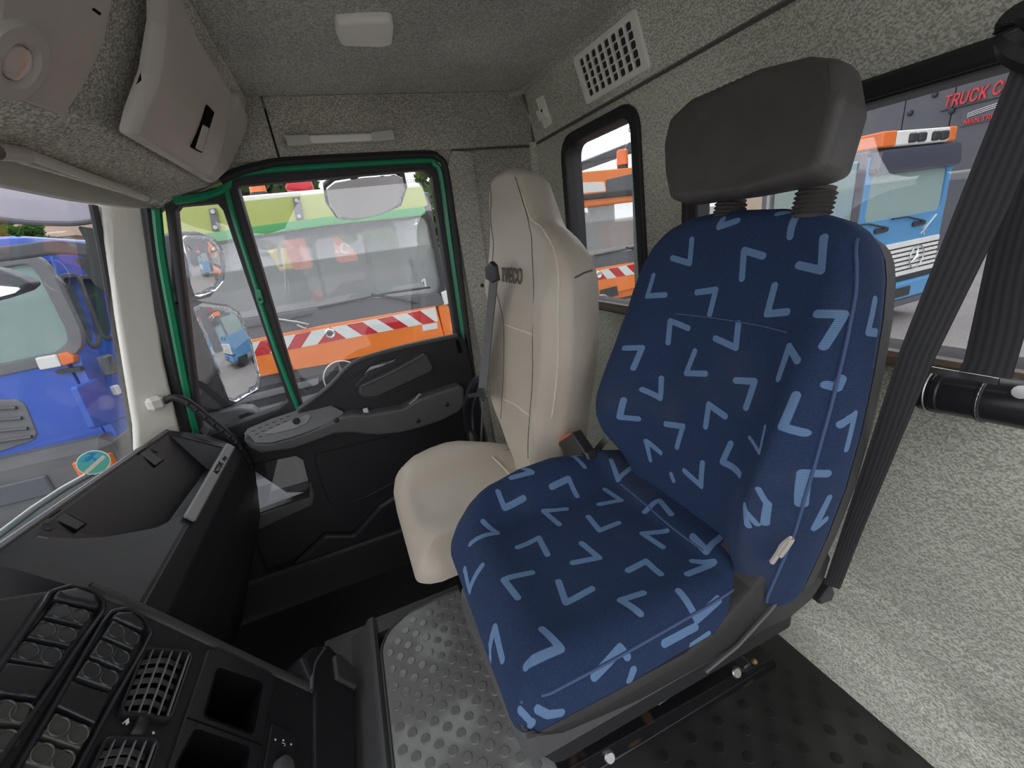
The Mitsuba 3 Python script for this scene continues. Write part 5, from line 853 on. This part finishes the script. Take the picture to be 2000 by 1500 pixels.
part(bt, 'grille', slab(FX(XB - .008), rnd([(2.399,0.505),(2.13,0.439),(2.109,0.389),(2.132,0.185),(2.163,0.148),(2.361,0.118),(2.565,0.117)], .03), -.02, .012, .01), 'bumper_grey', 'grey grille panel')
for i in range(4): part(bt, 'grille_bar', tube([(XB - .03, *p) for p in ([(2.404,0.436),(2.152,0.387)], [(2.434,0.365),(2.155,0.313)], [(2.467,0.288),(2.154,0.238)], [(2.501,0.209),(2.157,0.177)])[i]], .012, 6), 'truck_grey', 'dark grille gap')
part(bt, 'corner_lamp', slab(FX(XB - .02), rnd([(1.94,0.68),(1.829,0.68),(1.831,0.598),(1.946,0.597)], .01), -.04, .02, .01), 'lamp_glass', 'clear lamp'); part(bt, 'indicator', slab(FX(XB - .02), rnd([(1.825,0.682),(1.768,0.684),(1.749,0.647),(1.762,0.607),(1.828,0.598)], .01), -.04, .02, .01), 'amber', 'amber indicator')
part(bt, 'lamp_bracket', slab(FX(XB - .02), rnd([(1.879,0.578),(1.749,0.575),(1.744,0.545),(1.867,0.553)], .005), -.03, .02), 'truck_black')
part(bt, 'bumper', box(XB - .16, XB + 2.4, YS - .02, YS + 2.5, -.62, .09, .06), 'bumper_dirty', 'grey dirty bumper'); mat('bumper_dirty', lambda p, n, uv: mx((.07, .075, .08), (.16, .16, .16), fb(p.x * 5, p.y * 5, p.z * 9)), .6)
part(bt, 'bumper_lamp', box(XB - .18, XB - .1, YS + .0, YS + .2, -.13, -.02, .01), 'amber', 'orange bumper lamp')
part(bt, 'plate', box(XB - .18, XB - .15, YS + .35, YS + .9, -.2, -.06, .01), 'truck_grey')
part(bt, 'side_mirror', box(*[c for a, b in zip([(3.698,1.66,0.534)][0], (.05, .03, .07)) for c in (a - b, a + b)], .012), 'truck_grey', 'grey side mirror')
part(bt, 'door_handle', box(*[c for a, b in zip([(3.812,1.735,0.329)][0], (.03, .02, .035)) for c in (a - b, a + b)], .008), 'white_film')
# light blue truck behind
lt_ = thing('lightblue_truck', 'light blue truck with a white grille standing in front of the dark building', 'truck')
XL = 4.5
GL = [(-8.142,-0.108),(-8.586,-0.119),(-10.311,-0.147),(-10.359,-0.789),(-8.767,-0.672),(-8.277,-0.644)]
yl = -8.86; ys = yl - .45
WL = rnd([(yl - 1.02, .48), (yl + 1.02, .48), (yl + .98, 1.18), (yl - .98, 1.18)], .1)
part(lt_, 'cab_front', slab(FX(XL), Polygon([(yl - 1.15, -.75), (yl + 1.15, -.75), (yl + 1.12, 1.42), (yl - 1.12, 1.42)]).difference(WL), -.06, .0, .01), 'lightblue_paint', 'light blue cab front')
part(lt_, 'windscreen', slab(FX(XL + .03), WL.buffer(.03), -.004, 0), 'green_glass', 'pale reflecting windscreen', smooth=False)
for s in (-1, 1): part(lt_, 'cab_side', box(XL + .02, XL + 1.6, yl + s * 1.13 - .02, yl + s * 1.13 + .02, -.75, .5, .01), 'lightblue_paint'); part(lt_, 'pillar', box(XL + .02, XL + .14, yl + s * 1.1 - .04, yl + s * 1.1 + .04, .5, 1.5, .01), 'truck_grey')
part(lt_, 'cab_back', box(XL + 1.6, XL + 1.66, yl - 1.13, yl + 1.13, -.7, 1.5, .01), 'cab_inside'); part(lt_, 'side_glass', box(XL + .15, XL + 1.5, yl + 1.115, yl + 1.125, .5, 1.4, .002), 'green_glass', 'pale side window', smooth=False)
part(lt_, 'roof_visor', slab(FX(XL - .1), rnd([(yl - 1.15, 1.16), (yl + 1.12, 1.16), (yl + 1.05, 1.50), (yl - 1.02, 1.52)], .08), -.3, .02, .06), 'navy', 'dark navy roof visor'); mat('navy', (.055, .06, .085), .2, clearcoat=.8)
part(lt_, 'roof', slab(FZ(1.40), rnd([(XL, yl - 1.1), (XL + 1.7, yl - 1.1), (XL + 1.7, yl + 1.1), (XL, yl + 1.1)], .15), -.05, .14, .06), 'navy')
lb = part(lt_, 'light_bar', box(XL - .1, XL + .35, yl - .62, yl + .95, 1.53, 1.74, .02), 'white_paint', 'white roof light bar')
for yy, m in ((-.70, 'amber'), (.78, 'amber')): part(lb, 'amber_end', box(XL - .11, XL + .36, yl + yy - .10 + (.05 if yy > 0 else 0), yl + yy + (.1 if yy < 0 else .28), 1.53, 1.745, .02), m, 'orange end')
for yy in (-.46, -.24, .12, .34): part(lb, 'spot_lamp', box(XL - .14, XL - .08, yl + yy - .09, yl + yy + .09, 1.56, 1.69, .02), 'truck_black', 'square spot lamp')
part(lt_, 'grille', slab(FX(XL - .02), rnd([(yl - 1.1, -.52), (yl + 1.1, -.52), (yl + 1.1, .06), (yl - 1.1, .06)], .02), -.02, .01, .008), 'white_paint', 'white slotted grille')
for i in range(6):
    for c in (-.75, -.36, .36, .75): part(lt_, 'grille_slot', box(XL - .034, XL - .028, ys + c * .8 + .1 - .15, yl + c + .15, -.44 + i * .078, -.415 + i * .078, .001), 'truck_black', 'dark grille slot')
star(lt_, XL - .06, ys, -.234, .19)
part(lt_, 'bumper', box(XL - .12, XL + .3, yl - 1.18, yl + 1.18, -.92, -.62, .03), 'lightblue_paint', 'light blue bumper'); part(lt_, 'bumper_gap', box(XL - .03, XL + .2, yl - 1.16, yl + 1.16, -.64, -.52, .01), 'truck_black'); part(lt_, 'skirt', box(XL - .08, XL + .3, yl - 1.15, yl + 1.15, -1.06, -.92, .03), 'truck_grey')
part(lt_, 'number_plate', box(XL - .14, XL - .11, yl - .28, yl + .26, -.86, -.70, .005), 'truck_black', 'dark number plate')
for c in (.55, -.45): part(lt_, 'wiper', tube([(XL - .05, yl + c, .36), (XL - .05, yl + c + .45, .46), (XL - .05, yl + c + .85, .47)], .014, 6), 'truck_black', 'black wiper'); part(lt_, 'wiper_motor', box(XL - .05, XL, yl + c - .12, yl + c + .2, .28, .36, .02), 'truck_black')
part(lt_, 'star_print', cat([sweep([(XL - .012, yl - .62 - .10 * math.cos(t), .2 - .10 * math.sin(t)), (XL - .012, yl - .62 + .10 * math.cos(t), .2 + .10 * math.sin(t))], rrect(.004, .02, .001), up=(1, 0, 0)) for t in (.3, 1.35, 2.4)] + [sweep([(XL - .012, yl - .62, .2), (XL - .012, yl - .9, .42)], rrect(.004, .03, .001), up=(1, 0, 0))]), 'white_film', 'white star drawing')
for kk in (lt_, bt): pass
# wheels under the trucks
for nm, x, y in (('orange_truck', 4.9, .225), ('orange_truck_001', 5.55, -3.1), ('blue_truck', 4.6, 2.98), ('lightblue_truck', 5.2, float(yl))):
    for s in (-1, 1): part(nm, 'wheel', lathe([(0, -.14), (.3, -.14), (.5, -.12), (.52, 0), (.5, .12), (.3, .14), (0, .14)], (x, y + s * 1.0, GZ + .52), (0, 1, 0), 24), 'rubber', 'black wheel')
    part(nm, 'chassis', box(x - .3, x + 5.0, y - .45, y + .45, GZ + .55, GZ + .9, .02), 'truck_black'); part(nm, 'load_body', box(x + 1.6, x + 5.6, y - 1.2, y + 1.2, GZ + .95, GZ + (1.7 if nm != 'blue_truck' else 2.6), .03), 'truck_grey' if nm != 'blue_truck' else 'blue_paint')
    for s in (-1, 1): part(nm, 'wheel', lathe([(0, -.2), (.3, -.2), (.5, -.18), (.52, 0), (.5, .18), (.3, .2), (0, .2)], (x + 3.6, y + s * .9, GZ + .52), (0, 1, 0), 24), 'rubber', 'black wheel')
# dark building with the sign
bd = thing('dark_building', 'dark grey panelled hall with red truck sign lettering', 'building')
YB = -19.0; mat('hall_grey', lambda p, n, uv: mx((.085, .088, .105), (.12, .123, .14), fb(p.x * .7, p.y, p.z * .7)), .6)
for i in range(18): part(bd, 'panel', box(-8 + i * 1.3, -8 + i * 1.3 + 1.27, YB - .2, YB, GZ, 8.5, .012), 'hall_grey', None)
part(bd, 'core', box(-7.9, 15.2, YB - 12, YB - .15, GZ, 8.4, .02), 'hall_grey')
HF_ = (np.array([0, YB + .02, 0.]), np.array([-1., 0, 0]), np.array([0, 0, 1.]), np.array([0, 1., 0]))
part(bd, 'sign_lettering', text('TRUCK', .33, HF_, (-9.13, 3.02), .03, True, .66, slant=.1), 'sign_red', 'red sign letters TRUCK')
part(bd, 'sign_lettering', text('CENTER', .33, HF_, (-8.02, 3.045), .03, True, .66, slant=.1), 'sign_red', 'red sign letters')
mat('sign_red', (.60, .05, .06), .5)
part(bd, 'sign_rail', box(6.4, 9.16, YB, YB + .05, 2.94, 2.97, .005), 'truck_black')
part(bd, 'sign_board', box(6.6, 8.60, YB, YB + .03, 2.36, 2.80, .01), 'hall_grey')
part(bd, 'sign_lettering', text('MAN TRUCKS', .125, HF_, (-8.50, 2.41), .05, True, .9), 'sign_red', 'small red lettering')
for j, t in enumerate((.0, .05, .10)): part(bd, 'sign_swoosh', tube(spline([(8.45, YB + .05, 2.6 + t), (8.1, YB + .05, 2.66 + t), (7.7, YB + .05, 2.71 + t), (7.3, YB + .05, 2.72 + t)], 6), .012, 6), 'white_film', 'pale swoosh')
for px in ([(9.392,3.481)], [(9.986,3.123)], [(8.871,2.883)], [(8.047,3.785)]): part(bd, 'wall_lamp', lathe([(0, 0), (.09, 0), (.07, .08), (0, .1)], (px[0][0], YB, px[0][1]), (0, 1, 0), 12), 'truck_black', 'small round fitting')
bl = thing('storage_building', 'pinkish plaster building glimpsed between the headrest posts', 'building'); part(bl, 'wall', box(*sorted(q[0] for q in [(24.647,1.419),(19.207,0.807)]), -30, -26, GZ, 5.5, .02), 'plaster'); mat('plaster', lambda p, n, uv: mx((.50, .36, .28), (.55, .46, .36), fb(p.x * .9, 1.0, p.z * .9)), .8)
part(bl, 'roof', box(*sorted(q[0] for q in [(24.83,1.44),(19.077,0.793)]), -30.3, -25.7, 5.5, 5.8, .02), 'truck_grey')
cn = thing('canopy_roof', 'dark sloping canopy edge above the truck in the narrow rear window', 'canopy')
part(cn, 'roof_slab', slab(FX(9.0), [(-5.535,2.323),(-7.096,2.712),(-7.265,2.492),(-6.586,2.383),(-5.691,2.292)], -3.0, .1, .02), 'truck_grey', 'dark roof edge')
part(cn, 'post', box(10.5, 10.7, *(lambda y: (y - .1, y + .1))([(-8.24,1.339)][0][0]), GZ, 3.0, .02), 'truck_grey')
# house and trees on the left
hs = thing('house', 'cream house with a brown gabled roof far beyond the windscreen', 'house')
hq = [(30.0,14.964,4.255),(30.0,12.838,3.42)]; HX = 30.0; hy0, hy1 = [(12.653,3.345)][0][0], [(15.388,3.942)][0][0]
hz = [(14.747,4.302)][0][1]; ez = [(13.328,3.786)][0][1]
part(hs, 'wall', box(HX, HX + 8, hy0, hy1, GZ, ez + .3, .02), 'cream_wall', 'cream wall'); mat('cream_wall', (.62, .56, .42), .8)
part(hs, 'roof', trimesh.convex.convex_hull(np.array([(HX - .6, hy0 - .6, ez), (HX - .6, hy1 + .5, ez), (HX + 8.6, hy0 - .6, ez), (HX + 8.6, hy1 + .5, ez), (HX + 4, hy0 + 1.5, hz + 1.2), (HX + 4, hy1, hz + 1.2)])), 'roof_brown', 'brown roof', False); mat('roof_brown', (.24, .17, .13), .8)
for t in (.2, .5, .8): part(hs, 'window', box(HX - .05, HX, hy1 * t + hy0 * (1 - t) - .5, hy1 * t + hy0 * (1 - t) + .5, ez - 1.4, ez - .3, .01), 'dark_glass', 'dark window')
def leafmat(key, c): scene[key] = {'type': 'principledthin', 'base_color': mikit.proc(lambda p, n, uv: mx(tuple(.6 * v for v in c), c, ns(p.x * 6, p.y * 6, p.z * 6))), 'roughness': .6, 'diff_trans': .7}
leafmat('leaf_a', (.10, .20, .05)); leafmat('leaf_b', (.14, .24, .07)); mat('bark', (.10, .08, .06), .9)
def tree(label, c, R, H, n, m):
    k = thing('tree', label, 'tree'); c = np.array(c, float)
    part(k, 'trunk', tube([(c[0], c[1], GZ), (c[0], c[1], c[2])], .22, 8), 'bark')
    r_ = rng.normal(size=(n, 3)); r_ /= np.linalg.norm(r_, axis=1, keepdims=True); lump = 1 + .25 * np.sin(r_[:, :1] * 5 + c[0]) * np.cos(r_[:, 1:2] * 6) + .15 * np.sin(r_[:, 2:] * 9)
    P = c + r_ * lump * rng.uniform(.55, 1, (n, 1)) ** .5 * [R, R, H]; s = .10 * R / 1.5 + .05
    a = rng.normal(size=(n, 3)); a /= np.linalg.norm(a, axis=1, keepdims=True); b = np.cross(a, rng.normal(size=(n, 3))); b /= np.linalg.norm(b, axis=1, keepdims=True)
    V = np.stack([P + a * s * 1.5, P + b * s, P - a * s * 1.5, P - b * s], 1).reshape(-1, 3); i = np.arange(n) * 4
    part(k, 'crown', Trimesh(V, np.vstack([np.c_[i, i + 1, i + 2], np.c_[i, i + 2, i + 3]]), process=False), m, 'leafy crown', False)
def ptree(label, D, c, R, H, n, m): tree(label, (D, *c), R, H, n, m)
ptree('broad green tree left behind the house', 80, [(37.435,9.124)][0], 7.0, 5.0, 5000, 'leaf_b')
ptree('green tree at the right gable of the house', 52, [(22.588,5.999)][0], 3.2, 3.6, 4000, 'leaf_a')
ptree('tree standing right of the house', 44, [(17.632,4.682)][0], 2.4, 4.0, 3000, 'leaf_b')
ptree('dark shrubby tree in front of the house', 24, [(11.414,3.01)][0], .8, .7, 1500, 'leaf_a')
ptree('dark tree behind the red bucket', 16, [(1.563,3.132)][0], 1.4, 1.1, 2500, 'leaf_a')
ptree('small tree right of the lime visor', 14, [(-3.288,1.864)][0], .8, 1.5, 1500, 'leaf_b')
ptree('green tree seen through the cab of the orange truck', 24, [(2.188,1.625)][0], 2.4, 1.8, 4000, 'leaf_b')
ptree('green tree seen through the right rear window of the orange cab', 32, [(-2.468,1.106)][0], 3.8, 2.5, 4000, 'leaf_b')
